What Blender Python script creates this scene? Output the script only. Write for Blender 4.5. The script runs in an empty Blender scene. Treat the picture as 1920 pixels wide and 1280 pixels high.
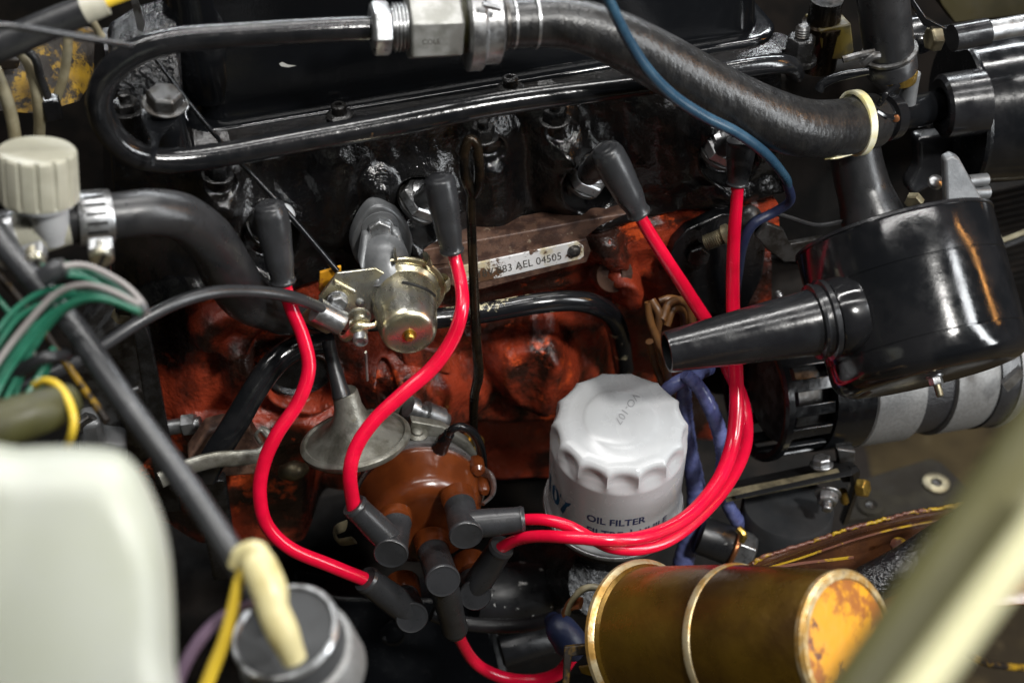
import bpy, bmesh, math, random
import numpy as np
from mathutils import Vector, Matrix, noise as mnoise

random.seed(7)
R = math.radians
sc = bpy.context.scene
col = sc.collection

# ------------------------------------------------------------------ camera, world, lamps, exposure
PITCH, YAW, DIST, FPX = R(40), R(15), 0.827, 50 / 36 * 1920
FWD = Vector((0, math.cos(PITCH), -math.sin(PITCH)))
RGT = Vector((1, 0, 0))
UPV = Vector((0, math.sin(PITCH), math.cos(PITCH)))
CAM = -DIST * FWD
EU = Vector((math.cos(YAW), math.sin(YAW), 0))          # along the engine
EN = Vector((math.sin(YAW), -math.cos(YAW), 0))         # out of the engine side, towards the photographer
EW = Vector((0, 0, 1))

cd = bpy.data.cameras.new('camera'); cam = bpy.data.objects.new('camera', cd); col.objects.link(cam)
cam.location = CAM; cam.rotation_euler = (R(90) - PITCH, 0, 0)
cd.lens = 50; cd.sensor_width = 36; cd.clip_start = 0.02; cd.clip_end = 50
cd.dof.use_dof = True; cd.dof.focus_distance = 0.735; cd.dof.aperture_fstop = 6.3
sc.camera = cam

w = bpy.data.worlds.new('World'); sc.world = w; w.use_nodes = True
bg = w.node_tree.nodes['Background']; bg.inputs[0].default_value = (0.75, 0.85, 1, 1); bg.inputs[1].default_value = 0.015

def area(name, loc, target, sx, sy, power, colr=(1, 1, 1)):
    l = bpy.data.lights.new(name, 'AREA'); l.shape = 'RECTANGLE'; l.size = sx; l.size_y = sy
    l.energy = power; l.color = colr
    o = bpy.data.objects.new(name, l); col.objects.link(o); o.location = loc
    o.rotation_euler = (Vector(target) - Vector(loc)).to_track_quat('-Z', 'Y').to_euler()
    return o
area('ceiling_tube_middle', (-0.10, 0.22, 1.45), (0, 0, 0), 1.7, 0.05, 16, (1.0, 0.985, 0.96))
area('ceiling_tube_near', (0.10, -0.42, 1.60), (0, 0, 0), 1.7, 0.05, 8, (1.0, 0.985, 0.96))
area('ceiling_tube_rear', (0.10, 1.25, 1.10), (0, 0, 0), 2.0, 0.07, 20, (0.93, 0.97, 1.0))
area('work_lamp_front', (0.60, -0.85, 1.20), (0, 0, -0.05), 0.12, 0.12, 14, (1.0, 0.98, 0.94))
area('window_side', (1.30, -0.62, 0.62), (0.15, 0, 0), 0.20, 1.4, 17, (0.95, 0.98, 1.0))
area('halogen_tube', (1.05, -0.05, 0.62), (0.25, -0.05, 0), 0.012, 0.45, 0.9, (1.0, 0.45, 0.12))

vs = sc.view_settings
vs.view_transform = 'Standard'; vs.look = 'None'; vs.exposure = 0.45; vs.gamma = 1.0; vs.use_curve_mapping = False
sc.cycles.use_denoising = True
sc.cycles.max_bounces = 6

# ------------------------------------------------------------------ placing helpers
def ray(px, py):
    return FWD + RGT * ((px - 960) / FPX) + UPV * ((640 - py) / FPX)
def P(px, py, v=0.0):
    """point seen at (px,py) standing v metres out from the engine's side"""
    d = ray(px, py)
    return CAM + d * ((v - CAM.dot(EN)) / d.dot(EN))
def PD(px, py, dist):
    return CAM + ray(px, py) * dist
def PZ(px, py, z):
    d = ray(px, py)
    return CAM + d * ((z - CAM.z) / d.z)
def S(p):
    return (p - CAM).dot(FWD) / FPX
def AX(p, dx, dy, tilt):
    """direction leaning tilt degrees from facing the photographer towards image direction (dx,dy)"""
    vw = (CAM - p).normalized()
    i = (RGT * dx - UPV * dy); i = (i - vw * i.dot(vw)).normalized()
    t = R(tilt)
    return (vw * math.cos(t) + i * math.sin(t)).normalized()
def basis(ax):
    ax = ax.normalized()
    h = Vector((0, 0, 1)) if abs(ax.z) < 0.9 else Vector((0, 1, 0))
    e1 = h.cross(ax).normalized(); e2 = ax.cross(e1).normalized()
    return e1, e2, ax

class MB:
    def __init__(s): s.v = []; s.f = []
    def add(s, vs_, fs):
        n = len(s.v); s.v += [Vector(q) for q in vs_]; s.f += [tuple(i + n for i in f) for f in fs]; return s
    def rings(s, rings, closed_loop=False, cap=True):
        n = len(rings[0]); vs_ = [q for r_ in rings for q in r_]; fs = []
        m = len(rings)
        for i in range(m if closed_loop else m - 1):
            a = i * n; b = ((i + 1) % m) * n
            for j in range(n):
                k = (j + 1) % n
                fs.append((a + j, a + k, b + k, b + j))
        if cap and not closed_loop:
            fs.append(tuple(reversed(range(n)))); fs.append(tuple(range((m - 1) * n, m * n)))
        return s.add(vs_, fs)
    def tube(s, pts, rad, seg=16, sub=8, closed=False, cap=True, flat=None, twist=0.0, rfn=None):
        """smooth tube through points; flat=(a,b) scales the section"""
        pts = [Vector(p) for p in pts]; n = len(pts)
        rad = list(rad) if hasattr(rad, '__len__') else [rad] * n
        C, Q = [], []
        rng = n if closed else n - 1
        for i in range(rng):
            def g(a, k):
                if closed: return a[k % n]
                if k < 0: return a[0] * 2 - a[1]
                if k >= n: return a[n - 1] * 2 - a[n - 2]
                return a[k]
            p0, p1, p2, p3 = (g(pts, i + k) for k in (-1, 0, 1, 2)); r1, r2 = rad[i], rad[(i + 1) % n]
            for k in range(sub):
                t = k / sub
                C.append(0.5 * ((2 * p1) + (p2 - p0) * t + (2 * p0 - 5 * p1 + 4 * p2 - p3) * t * t + (3 * p1 - p0 - 3 * p2 + p3) * t ** 3))
                e = t * t * (3 - 2 * t); Q.append(r1 + (r2 - r1) * e)
        if not closed: C.append(pts[-1]); Q.append(rad[-1])
        m = len(C); rings = []; e1 = None
        for i in range(m):
            if closed: tan = (C[(i + 1) % m] - C[i - 1]).normalized()
            else: tan = (C[min(i + 1, m - 1)] - C[max(i - 1, 0)]).normalized()
            if e1 is None: e1, e2, _ = basis(tan)
            else:
                e1 = (e1 - tan * e1.dot(tan)).normalized()
            e2 = tan.cross(e1)
            a_, b_ = flat if flat else (1, 1)
            q = Q[i] * (rfn(i / (m - 1)) if rfn else 1)
            ring = []
            for j in range(seg):
                th = 2 * math.pi * j / seg + twist
                ring.append(C[i] + e1 * (q * a_ * math.cos(th)) + e2 * (q * b_ * math.sin(th)))
            rings.append(ring)
        return s.rings(rings, closed_loop=closed, cap=cap)
    def lathe(s, o, ax, prof, seg=40, fn=None, e=None, cap=True, arc=None):
        e1, e2, a = e if e else basis(ax)
        rings = []
        for h, r_ in prof:
            ring = []
            for j in range(seg):
                th = 2 * math.pi * j / seg
                q = max(r_, 1e-6)
                if fn: q = fn(th, h, q)
                ring.append(o + a * h + e1 * (q * math.cos(th)) + e2 * (q * math.sin(th)))
            rings.append(ring)
        return s.rings(rings, cap=cap)
    def prism(s, base, off, cap=True):
        """base: list of points; off: one vector or list of (vector) levels"""
        lv = off if isinstance(off, list) else [Vector((0, 0, 0)), off]
        return s.rings([[p + o for p in base] for o in lv], cap=cap)
    def box(s, c, ex, ey, ez, sx, sy, sz):
        b = [c + ex * (a * sx / 2) + ey * (b_ * sy / 2) - ez * (sz / 2) for a, b_ in ((-1, -1), (1, -1), (1, 1), (-1, 1))]
        return s.prism(b, ez * sz)
    def hexa(s, o, ax, r_, h, rot=0.0, ch=0.18):
        e1, e2, a = basis(ax); c, d = math.cos(rot), math.sin(rot)
        e = (e1 * c + e2 * d, e2 * c - e1 * d, a)
        return s.lathe(o, ax, [(0, r_), (h * (1 - ch), r_), (h, r_ * 0.86)], seg=6, e=e)

def hx(c):
    c = c.lstrip('#'); o = []
    for i in (0, 2, 4):
        x = int(c[i:i + 2], 16) / 255
        o.append(x / 12.92 if x <= 0.04045 else ((x + 0.055) / 1.055) ** 2.4)
    return (*o, 1)

# ------------------------------------------------------------------ materials
MATS = {}
def M(name, c, r=0.5, m=0.0, c2=None, ns=60, lo=0.42, hi=0.6, c3=None, n3=140, lo3=0.6, hi3=0.66, bump=0.0, bs=300, bd=0.0008,
      coat=0.0, rv=0.12, sss=0.0, r3=None, m3=None, bump2=0.0, bs2=60, spec=0.5, det=6, stretch=None):
    mt = bpy.data.materials.new(name); mt.use_nodes = True; MATS[name] = mt
    nt = mt.node_tree; N = nt.nodes; L = nt.links
    b = N['Principled BSDF']
    def rgb(q): return (*[x * (0.76 if m < 0.3 else 0.88) for x in q[:3]], 1)
    tc = N.new('ShaderNodeTexCoord')
    src = tc.outputs['Object']
    if stretch:
        mp = N.new('ShaderNodeMapping'); mp.inputs['Scale'].default_value = stretch; L.new(src, mp.inputs[0]); src = mp.outputs[0]
    def nz(scale, detail=det, rough=0.6, w_=0.0):
        n = N.new('ShaderNodeTexNoise'); n.noise_dimensions = '4D'; n.inputs['W'].default_value = w_
        n.inputs['Scale'].default_value = scale; n.inputs['Detail'].default_value = detail; n.inputs['Roughness'].default_value = rough
        L.new(src, n.inputs['Vector']); return n.outputs['Fac']
    def ramp(fac, lo_, hi_):
        q = N.new('ShaderNodeMapRange'); q.inputs['From Min'].default_value = lo_; q.inputs['From Max'].default_value = hi_
        q.interpolation_type = 'SMOOTHSTEP'; L.new(fac, q.inputs['Value']); return q.outputs[0]
    def mix(f, a, b2, typ='RGBA'):
        q = N.new('ShaderNodeMix'); q.data_type = typ
        ia = 6 if typ == 'RGBA' else 2
        for k, val in ((ia, a), (ia + 1, b2)):
            if hasattr(val, 'is_output'): L.new(val, q.inputs[k])
            else: q.inputs[k].default_value = val
        L.new(f, q.inputs[0]); return q.outputs[2 if typ == 'RGBA' else 0]
    cur = rgb(c)
    if c2 is not None: cur = mix(ramp(nz(ns, w_=1.3), lo, hi), cur, rgb(c2))
    rr = None
    n1 = nz(ns * 2.3 + 20, w_=4.1)
    q = N.new('ShaderNodeMapRange'); q.inputs['From Min'].default_value = 0.3; q.inputs['From Max'].default_value = 0.7
    q.inputs['To Min'].default_value = max(0.03, r - rv); q.inputs['To Max'].default_value = min(1, r + rv); L.new(n1, q.inputs['Value'])
    rr = q.outputs[0]
    if c3 is not None:
        f3 = ramp(nz(n3, detail=8, rough=0.7, w_=7.7), lo3, hi3)
        cur = mix(f3, cur, rgb(c3))
        if r3 is not None: rr = mix(f3, rr, r3, 'FLOAT')
        if m3 is not None: L.new(mix(f3, m, m3, 'FLOAT'), b.inputs['Metallic'])
    if hasattr(cur, 'is_output'): L.new(cur, b.inputs['Base Color'])
    else: b.inputs['Base Color'].default_value = cur
    L.new(rr, b.inputs['Roughness'])
    if m3 is None: b.inputs['Metallic'].default_value = m
    b.inputs['Specular IOR Level'].default_value = spec
    b.inputs['Coat Weight'].default_value = coat; b.inputs['Coat Roughness'].default_value = 0.08
    if sss: b.inputs['Subsurface Weight'].default_value = sss; b.inputs['Subsurface Radius'].default_value = (0.01, 0.01, 0.007); b.inputs['Subsurface Scale'].default_value = 0.6
    nrm = None
    for st, s_, d_ in ((bump2, bs2, 0.003), (bump, bs, bd)):
        if st:
            bp = N.new('ShaderNodeBump'); bp.inputs['Strength'].default_value = st; bp.inputs['Distance'].default_value = d_
            L.new(nz(s_, detail=4, w_=2.2), bp.inputs['Height'])
            if nrm is not None: L.new(nrm, bp.inputs['Normal'])
            nrm = bp.outputs[0]
    if nrm is not None: L.new(nrm, b.inputs['Normal'])
    return mt

BLK = (0.010, 0.0105, 0.0115)
M('head_paint', (0.0045, 0.0045, 0.005), 0.15, bump=0.42, bs=300, bd=0.0018, bump2=0.2, bs2=100, c2=(0.008, 0.007, 0.0065), ns=45, rv=0.05)
M('cover_paint', (0.005, 0.0055, 0.0065), 0.12, bump=0.06, bs=900, c3=(0.30, 0.30, 0.28), n3=260, lo3=0.748, hi3=0.77, rv=0.04, bump2=0.06, bs2=30)
M('black_paint', (0.006, 0.0065, 0.0075), 0.20, bump=0.15, bs=500, c3=(0.08, 0.055, 0.04), n3=120, lo3=0.69, hi3=0.73)
M('tube_paint', (0.008, 0.0085, 0.0095), 0.15, bump=0.16, bs=420, c3=(0.12, 0.065, 0.03), n3=75, lo3=0.645, hi3=0.69, c2=(0.013, 0.013, 0.014), ns=90, rv=0.06)
M('chipped_pipe', (0.008, 0.0085, 0.010), 0.17, bump=0.1, bs=400, c3=(0.62, 0.55, 0.36), n3=45, lo3=0.565, hi3=0.585, rv=0.06)
M('chipped_black', (0.014, 0.0145, 0.016), 0.34, bump=0.12, bs=600, c3=(0.70, 0.70, 0.67), n3=70, lo3=0.615, hi3=0.625)
M('black_plastic', (0.006, 0.0065, 0.0075), 0.14, bump=0.05, bs=500, rv=0.09, c2=(0.011, 0.011, 0.012), ns=30, c3=(0.05, 0.047, 0.042), n3=160, lo3=0.66, hi3=0.80, r3=0.5)
M('spout_plastic', (0.016, 0.0165, 0.018), 0.20, bump=0.07, bs=900, c2=(0.011, 0.011, 0.0125), ns=40, c3=(0.05, 0.048, 0.045), n3=200, lo3=0.68, hi3=0.78)
M('rubber', (0.018, 0.0185, 0.020), 0.33, bump=0.12, bs=900, c2=(0.026, 0.026, 0.0275), ns=50, spec=0.45)
M('boot_rubber', (0.034, 0.035, 0.038), 0.30, bump=0.10, bs=1200, c2=(0.026, 0.027, 0.029), ns=60, rv=0.06, spec=0.45)
M('hose_rubber', (0.011, 0.011, 0.0115), 0.33, bump=0.55, bs=150, bd=0.0013, c2=(0.018, 0.0175, 0.017), ns=90, spec=0.45, c3=(0.04, 0.03, 0.02), n3=30, lo3=0.86, hi3=0.95, stretch=(1.6, 1, 1), rv=0.08)
M('red_lead', (0.80, 0.005, 0.042), 0.22, rv=0.07, c2=(0.66, 0.004, 0.032), ns=50, c3=(0.18, 0.012, 0.014), n3=70, lo3=0.66, hi3=0.77, bump=0.10, bs=350)
M('block_paint', (0.36, 0.048, 0.019), 0.27, c2=(0.030, 0.012, 0.008), ns=24, lo=0.42, hi=0.56, c3=(0.80, 0.110, 0.026), n3=30, lo3=0.565, hi3=0.63, bump=0.9, bs=320, bd=0.0014, bump2=0.45, bs2=85, rv=0.14)
M('block_edge', (0.14, 0.075, 0.05), 0.5, c2=(0.06, 0.03, 0.022), ns=140, c3=(0.32, 0.24, 0.17), n3=200, lo3=0.6, hi3=0.66, bump=0.5, bs=500)
M('plate_metal', (0.95, 0.95, 0.95), 0.36, 0.25, c2=(0.72, 0.62, 0.38), ns=60, lo=0.48, hi=0.60, c3=(0.10, 0.045, 0.018), n3=75, lo3=0.52, hi3=0.57, bump=0.2, bs=500, r3=0.7, m3=0.0)
M('cap_brown', (0.135, 0.031, 0.007), 0.23, c2=(0.100, 0.022, 0.005), ns=60, bump=0.04, bs=800, c3=(0.26, 0.14, 0.07), n3=420, lo3=0.71, hi3=0.75, rv=0.05, spec=0.65)
M('filter_white', (0.47, 0.48, 0.49), 0.26, rv=0.05, c2=(0.43, 0.44, 0.45), ns=30, bump=0.03, bs=500, c3=(0.45, 0.44, 0.42), n3=300, lo3=0.745, hi3=0.76)
M('navy_ink', (0.02, 0.028, 0.10), 0.4)
M('teal_ink', (0.01, 0.07, 0.15), 0.4)
M('grey_ink', (0.22, 0.22, 0.23), 0.5)
M('plate_stamp', (0.05, 0.045, 0.035), 0.6)
M('zinc', (0.62, 0.56, 0.38), 0.28, 0.92, c2=(0.50, 0.49, 0.44), ns=55, c3=(0.42, 0.22, 0.05), n3=60, lo3=0.64, hi3=0.72, bump=0.05, bs=400, rv=0.08)
M('zinc_dull', (0.30, 0.26, 0.165), 0.42, 0.7, c2=(0.15, 0.13, 0.085), ns=80, bump=0.15, bs=400)
M('steel', (0.46, 0.47, 0.48), 0.34, 0.9, c2=(0.28, 0.28, 0.28), ns=120, c3=(0.13, 0.08, 0.04), n3=160, lo3=0.62, hi3=0.68, bump=0.12, bs=500)
M('hex_alloy', (0.34, 0.34, 0.325), 0.46, 0.55, c2=(0.22, 0.22, 0.20), ns=70, c3=(0.11, 0.085, 0.04), n3=80, lo3=0.60, hi3=0.70, bump=0.15, bs=600)
M('dark_steel', (0.12, 0.12, 0.12), 0.40, 0.8, c2=(0.05, 0.045, 0.04), ns=120, bump=0.2, bs=400)
M('oily_steel', (0.026, 0.026, 0.027), 0.24, 0.5, bump=0.7, bs=300, c2=(0.012, 0.0115, 0.011), ns=80)
M('cast_grey', (0.16, 0.165, 0.17), 0.40, 0.35, c2=(0.11, 0.115, 0.12), ns=60, bump=0.12, bs=700)
M('cast_alloy', (0.21, 0.21, 0.207), 0.5, 0.5, c2=(0.17, 0.17, 0.165), ns=500, bump=0.5, bs=900, bd=0.0004)
M('vacuum_grey', (0.24, 0.235, 0.205), 0.42, 0.55, c2=(0.13, 0.125, 0.10), ns=70, c3=(0.16, 0.13, 0.05), n3=60, lo3=0.60, hi3=0.72, bump=0.3, bs=700)
M('brass', (0.62, 0.42, 0.10), 0.32, 0.9, c2=(0.40, 0.26, 0.06), ns=90)
M('copper', (0.60, 0.24, 0.10), 0.35, 0.9)
M('bronze_dark', (0.035, 0.024, 0.014), 0.24, 0.7, c2=(0.010, 0.009, 0.008), ns=60)
M('coil_gold', (0.19, 0.108, 0.014), 0.30, 0.7, c2=(0.070, 0.034, 0.009), ns=11, lo=0.36, hi=0.60, c3=(0.030, 0.013, 0.008), n3=24, lo3=0.57, hi3=0.70, bump=0.3, bs=300, rv=0.14)
M('coil_rim', (0.55, 0.46, 0.28), 0.35, 0.6, c2=(0.42, 0.24, 0.06), ns=90, c3=(0.10, 0.04, 0.02), n3=90, lo3=0.62, hi3=0.68, bump=0.25, bs=300)
M('coil_end', (0.62, 0.28, 0.010), 0.55, 0.0, c2=(0.30, 0.10, 0.014), ns=55, lo=0.48, hi=0.56, c3=(0.13, 0.045, 0.018), n3=75, lo3=0.56, hi3=0.61, bump=0.6, bs=200, spec=0.3)
M('ivory', (0.42, 0.405, 0.325), 0.40, sss=0.08, c2=(0.34, 0.33, 0.26), ns=50)
M('cream', (0.60, 0.53, 0.28), 0.42, sss=0.15, c2=(0.46, 0.38, 0.16), ns=40)
M('bottle', (0.44, 0.455, 0.41), 0.42, sss=0.3, c2=(0.40, 0.42, 0.33), ns=7, lo=0.3, hi=0.7)
M('yellow_tie', (0.66, 0.58, 0.26), 0.30, sss=0.1, c2=(0.72, 0.69, 0.52), ns=60)
M('yellow_wire', (0.72, 0.50, 0.04), 0.38)
M('purple_wire', (0.14, 0.09, 0.14), 0.42)
M('green_wire', (0.013, 0.110, 0.064), 0.36, c2=(0.018, 0.15, 0.09), ns=60)
M('grey_wire', (0.24, 0.22, 0.21), 0.42)
M('pale_wire', (0.30, 0.27, 0.18), 0.42, c2=(0.2, 0.17, 0.1), ns=60)
M('blue_wire', (0.020, 0.055, 0.095), 0.30, c2=(0.03, 0.08, 0.13), ns=50)
M('blue_tape', (0.17, 0.20, 0.44), 0.26, c2=(0.11, 0.13, 0.32), ns=90, bump=0.4, bs=200)
M('navy_tape', (0.012, 0.02, 0.06), 0.5, bump=0.5, bs=200)
M('brown_wire', (0.17, 0.075, 0.022), 0.4, c2=(0.10, 0.045, 0.016), ns=60)
M('olive_sleeve', (0.055, 0.053, 0.016), 0.5, c2=(0.035, 0.033, 0.012), ns=40, spec=0.3)
M('stay_shaded_tone', (0.090, 0.082, 0.016), 0.55, c2=(0.060, 0.054, 0.013), ns=8, lo=0.3, hi=0.7, spec=0.3)  # shaded side of the bonnet stay, put into the colour
M('stay_lit_tone', (0.42, 0.40, 0.22), 0.48)  # lit side of the same stay, put into the colour
M('yellow_body', (0.36, 0.21, 0.006), 0.5, c2=(0.10, 0.055, 0.007), ns=34, lo=0.38, hi=0.58, c3=(0.014, 0.010, 0.007), n3=45, lo3=0.46, hi3=0.53, bump=0.5, bs=200, spec=0.25)
M('rust_rail', (0.17, 0.065, 0.022), 0.24, c2=(0.07, 0.032, 0.020), ns=22, lo=0.35, hi=0.65, c3=(0.32, 0.13, 0.015), n3=40, lo3=0.60, hi3=0.72, bump=0.2, bs=200)
M('rust_edge', (0.46, 0.29, 0.012), 0.45, c2=(0.16, 0.062, 0.040), ns=55, lo=0.46, hi=0.52, bump=0.9, bs=220)
M('dust_plate', (0.028, 0.0245, 0.016), 0.75, c2=(0.018, 0.015, 0.011), ns=30, bump=0.15, bs=400, spec=0.15)
M('tar', (0.010, 0.010, 0.011), 0.22, bump=0.9, bs=210, bd=0.003, bump2=0.6, bs2=110)
M('mount_rubber', (0.026, 0.028, 0.031), 0.7, bump=0.25, bs=300, c2=(0.036, 0.037, 0.039), ns=50, spec=0.25)
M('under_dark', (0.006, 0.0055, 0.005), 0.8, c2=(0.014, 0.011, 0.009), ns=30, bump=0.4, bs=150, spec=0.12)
M('floor_dirt', (0.075, 0.056, 0.028), 0.85, c2=(0.036, 0.027, 0.016), ns=9, c3=(0.115, 0.09, 0.048), n3=40, lo3=0.56, hi3=0.7, bump=0.4, bs=80, spec=0.15)
M('chip', (0.5, 0.5, 0.47), 0.6)
M('void', (0.003, 0.003, 0.003), 0.6)
M('mount_paint', (0.010, 0.0105, 0.0115), 0.55, bump=0.2, bs=400, spec=0.3)
M('gold_block', (0.14, 0.10, 0.010), 0.5, c2=(0.05, 0.038, 0.010), ns=60, bump=0.3, bs=200)
M('shelf_olive', (0.030, 0.026, 0.012), 0.5, c2=(0.045, 0.038, 0.015), ns=20)
M('pump_grey', (0.065, 0.067, 0.07), 0.6, 0.2, c2=(0.045, 0.046, 0.047), ns=20, spec=0.3)
M('carbon_strap', (0.02, 0.02, 0.022), 0.4, bump=0.6, bs=900, stretch=(0.1, 1, 1))

# ------------------------------------------------------------------ scene-graph helpers
def _mesh(name, mb, mat, origin, angle=38, flip=True):
    me = bpy.data.meshes.new(name)
    me.from_pydata([tuple(q - origin) for q in mb.v], [], mb.f)
    bm = bmesh.new(); bm.from_mesh(me)
    bmesh.ops.remove_doubles(bm, verts=bm.verts, dist=1e-6)
    bmesh.ops.dissolve_degenerate(bm, dist=1e-7, edges=bm.edges)
    if flip: bmesh.ops.recalc_face_normals(bm, faces=bm.faces)
    bm.to_mesh(me); bm.free()
    for p in me.polygons: p.use_smooth = True
    me.set_sharp_from_angle(angle=R(angle))
    me.materials.append(MATS[mat])
    return me
def tag(o, label=None, cat=None, group=None, kind=None):
    for k, val in (('label', label), ('category', cat), ('group', group), ('kind', kind)):
        if val: o[k] = val
    return o
def thing(name, label, cat, base, group=None):
    o = bpy.data.objects.new(name, None); col.objects.link(o); o.location = base
    o.empty_display_size = 0.01
    return tag(o, label, cat, group)
def _bev(o, bev, seg=3):
    if bev:
        b = o.modifiers.new('bevel', 'BEVEL'); b.width = bev; b.segments = seg; b.limit_method = 'ANGLE'; b.angle_limit = R(35)
        b.harden_normals = False
def _root(o):
    while o.parent: o = o.parent
    return o
def part(name, mb, mat, parent, bev=0, angle=38, label=None, kind=None, flip=True, seg=3):
    o = bpy.data.objects.new(name, _mesh(name, mb, mat, _root(parent).location, angle, flip)); col.objects.link(o)
    o.parent = parent; _bev(o, bev, seg)
    if label: o['label'] = label
    if kind: o['kind'] = kind
    return o
def solo(name, label, cat, mb, mat, bev=0, angle=38, group=None, kind=None, flip=True, origin=None, seg=3):
    if origin is None:
        origin = sum((q for q in mb.v), Vector()) / len(mb.v)
    o = bpy.data.objects.new(name, _mesh(name, mb, mat, origin, angle, flip)); col.objects.link(o); o.location = origin
    _bev(o, bev, seg)
    return tag(o, label, cat, group, kind)
# pixel-measured shapes
def tb(pts, r, mb=None, **k):
    """tube through (px,py,v); r in photo pixels at each point"""
    mb = mb or MB(); W = [P(*q) for q in pts]
    rr = r if hasattr(r, '__len__') else [r] * len(W)
    return mb.tube(W, [a * S(p) for a, p in zip(rr, W)], **k)
def tbd(pts, r, mb=None, **k):
    mb = mb or MB(); W = [PD(*q) for q in pts]
    rr = r if hasattr(r, '__len__') else [r] * len(W)
    return mb.tube(W, [a * S(p) for a, p in zip(rr, W)], **k)
def lt(p, ax, prof, mb=None, **k):
    s = S(p)
    return (mb or MB()).lathe(p, ax, [(h * s, r_ * s) for h, r_ in prof], **k)
def plate(poly, v, th, mb=None):
    """flat plate: photo outline standing v out from the engine, th metres thick"""
    mb = mb or MB()
    pts = [P(q[0], q[1], q[2] if len(q) > 2 else v) for q in poly]
    return mb.prism([p - EN * th for p in pts], EN * th)
def hx_bolt(p, ax, r_, h, mb=None, washer=0, rot=0.3):
    s = S(p); mb = mb or MB()
    if washer: mb.lathe(p, ax, [(0, washer * s), (3 * s, washer * s), (4 * s, washer * 0.94 * s)], seg=28); p = p + ax * (4 * s)
    return mb.hexa(p, ax, r_ * s, h * s, rot)
def text_verts(body, bold=0.0):
    cu = bpy.data.curves.new('lettering_source', 'FONT'); cu.body = body; cu.offset = bold; cu.resolution_u = 3
    o = bpy.data.objects.new('lettering_source', cu); col.objects.link(o)
    dg = bpy.context.evaluated_depsgraph_get(); dg.update()
    me = o.evaluated_get(dg).to_mesh()
    vs_ = [(q.co.x, q.co.y) for q in me.vertices]; fs = [tuple(p.vertices) for p in me.polygons]
    o.evaluated_get(dg).to_mesh_clear(); bpy.data.objects.remove(o); bpy.data.curves.remove(cu)
    xs = [q[0] for q in vs_]; ys = [q[1] for q in vs_]
    x0, x1 = min(xs), max(xs)
    return [((x - x0) / (x1 - x0), y / 0.73) for x, y in vs_], fs     # x 0..1 over the line, y in cap heights
def lettering(body, fn, bold=0.0):
    v2, fs = text_verts(body, bold)
    return MB().add([fn(x, y) for x, y in v2], fs)

# ================================================================== the setting
def quad_sheet(pts, th):
    n = (pts[1] - pts[0]).cross(pts[-1] - pts[0]).normalized()
    if n.z < 0: n = -n
    return MB().prism([p - n * th for p in pts], n * th)
GZ = -0.62
o = solo('garage_floor', None, None, MB().prism([Vector((x, y, GZ - 0.05)) for x, y in ((-6, -6), (6, -6), (6, 6), (-6, 6))], Vector((0, 0, 0.05))), 'floor_dirt', kind='structure')
# dark sheet added in place of the shade below the engine; open towards the wheel arch on the right
shade_pts = [PZ(x, y, -0.40) for x, y in ((-500, 1700), (1500, 1700), (1640, 1000), (1620, 880), (1585, 800), (1600, 640), (1700, 300), (-500, 300))]
o = solo('shade_sheet', None, None, MB().prism(shade_pts, Vector((0, 0, 0.02))), 'under_dark', kind='structure')
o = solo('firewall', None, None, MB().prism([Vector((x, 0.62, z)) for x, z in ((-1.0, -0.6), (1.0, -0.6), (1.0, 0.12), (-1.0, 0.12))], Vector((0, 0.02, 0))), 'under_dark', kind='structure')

# ================================================================== castings: height fields standing out of the engine side
def sst(x): x = np.clip(x, 0, 1); return x * x * (3 - 2 * x)
def lump(X, Y, cx, cy, rx, ry, amp, soft=0.5, rot=0):
    c, s = math.cos(R(rot)), math.sin(R(rot))
    dx, dy = X - cx, Y - cy; a = (dx * c + dy * s) / rx; b = (-dx * s + dy * c) / ry
    return amp * sst((1 - np.sqrt(a * a + b * b)) / soft)
def ridge(X, Y, x1, y1, x2, y2, r, amp, soft=0.6):
    dx, dy = x2 - x1, y2 - y1; t = np.clip(((X - x1) * dx + (Y - y1) * dy) / (dx * dx + dy * dy), 0, 1)
    d = np.hypot(X - x1 - t * dx, Y - y1 - t * dy)
    return amp * sst((1 - d / r) / soft)
def wob(X, Y, f, amp, seed):
    rs = np.random.RandomState(seed); o = 0 * X
    for k in range(7):
        a = rs.uniform(0, 6.28); q = f * rs.uniform(0.6, 1.8); o += np.sin(X * q * math.cos(a) + Y * q * math.sin(a) + rs.uniform(0, 6.28))
    return o * amp / 4
def casting(top, bot, x0, x1, nx, ny, hfn, back):
    xs = np.linspace(x0, x1, nx); t = np.linspace(0, 1, ny)
    X = np.repeat(xs[None, :], ny, 0)
    yt = np.interp(xs, *zip(*top)); yb = np.interp(xs, *zip(*bot))
    Y = yt[None, :] + (yb - yt)[None, :] * t[:, None]
    H = hfn(X, Y)
    C = np.array(CAM); n = np.array(EN); f = np.array(FWD); r_ = np.array(RGT); u = np.array(UPV)
    D = f + ((X - 960) / FPX)[..., None] * r_ + ((640 - Y) / FPX)[..., None] * u
    dist = (0 - C @ n) / (D @ n)
    base = C + D * dist[..., None]
    V = base + H[..., None] * n
    rim = V.copy() - (H[..., None] + back) * n
    vs_ = [Vector(q) for q in V.reshape(-1, 3)]
    fs = [(j * nx + i, j * nx + i + 1, (j + 1) * nx + i + 1, (j + 1) * nx + i) for j in range(ny - 1) for i in range(nx - 1)]
    loop = [i for i in range(nx)] + [j * nx + nx - 1 for j in range(1, ny)] + [(ny - 1) * nx + i for i in range(nx - 2, -1, -1)] + [j * nx for j in range(ny - 2, 0, -1)]
    n0 = len(vs_); rv = rim.reshape(-1, 3); vs_ += [Vector(rv[i]) for i in loop]
    L = len(loop)
    fs += [(loop[k], loop[(k + 1) % L], n0 + (k + 1) % L, n0 + k) for k in range(L)]
    fs.append(tuple(n0 + k for k in range(L)))
    return MB().add(vs_, fs)

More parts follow.
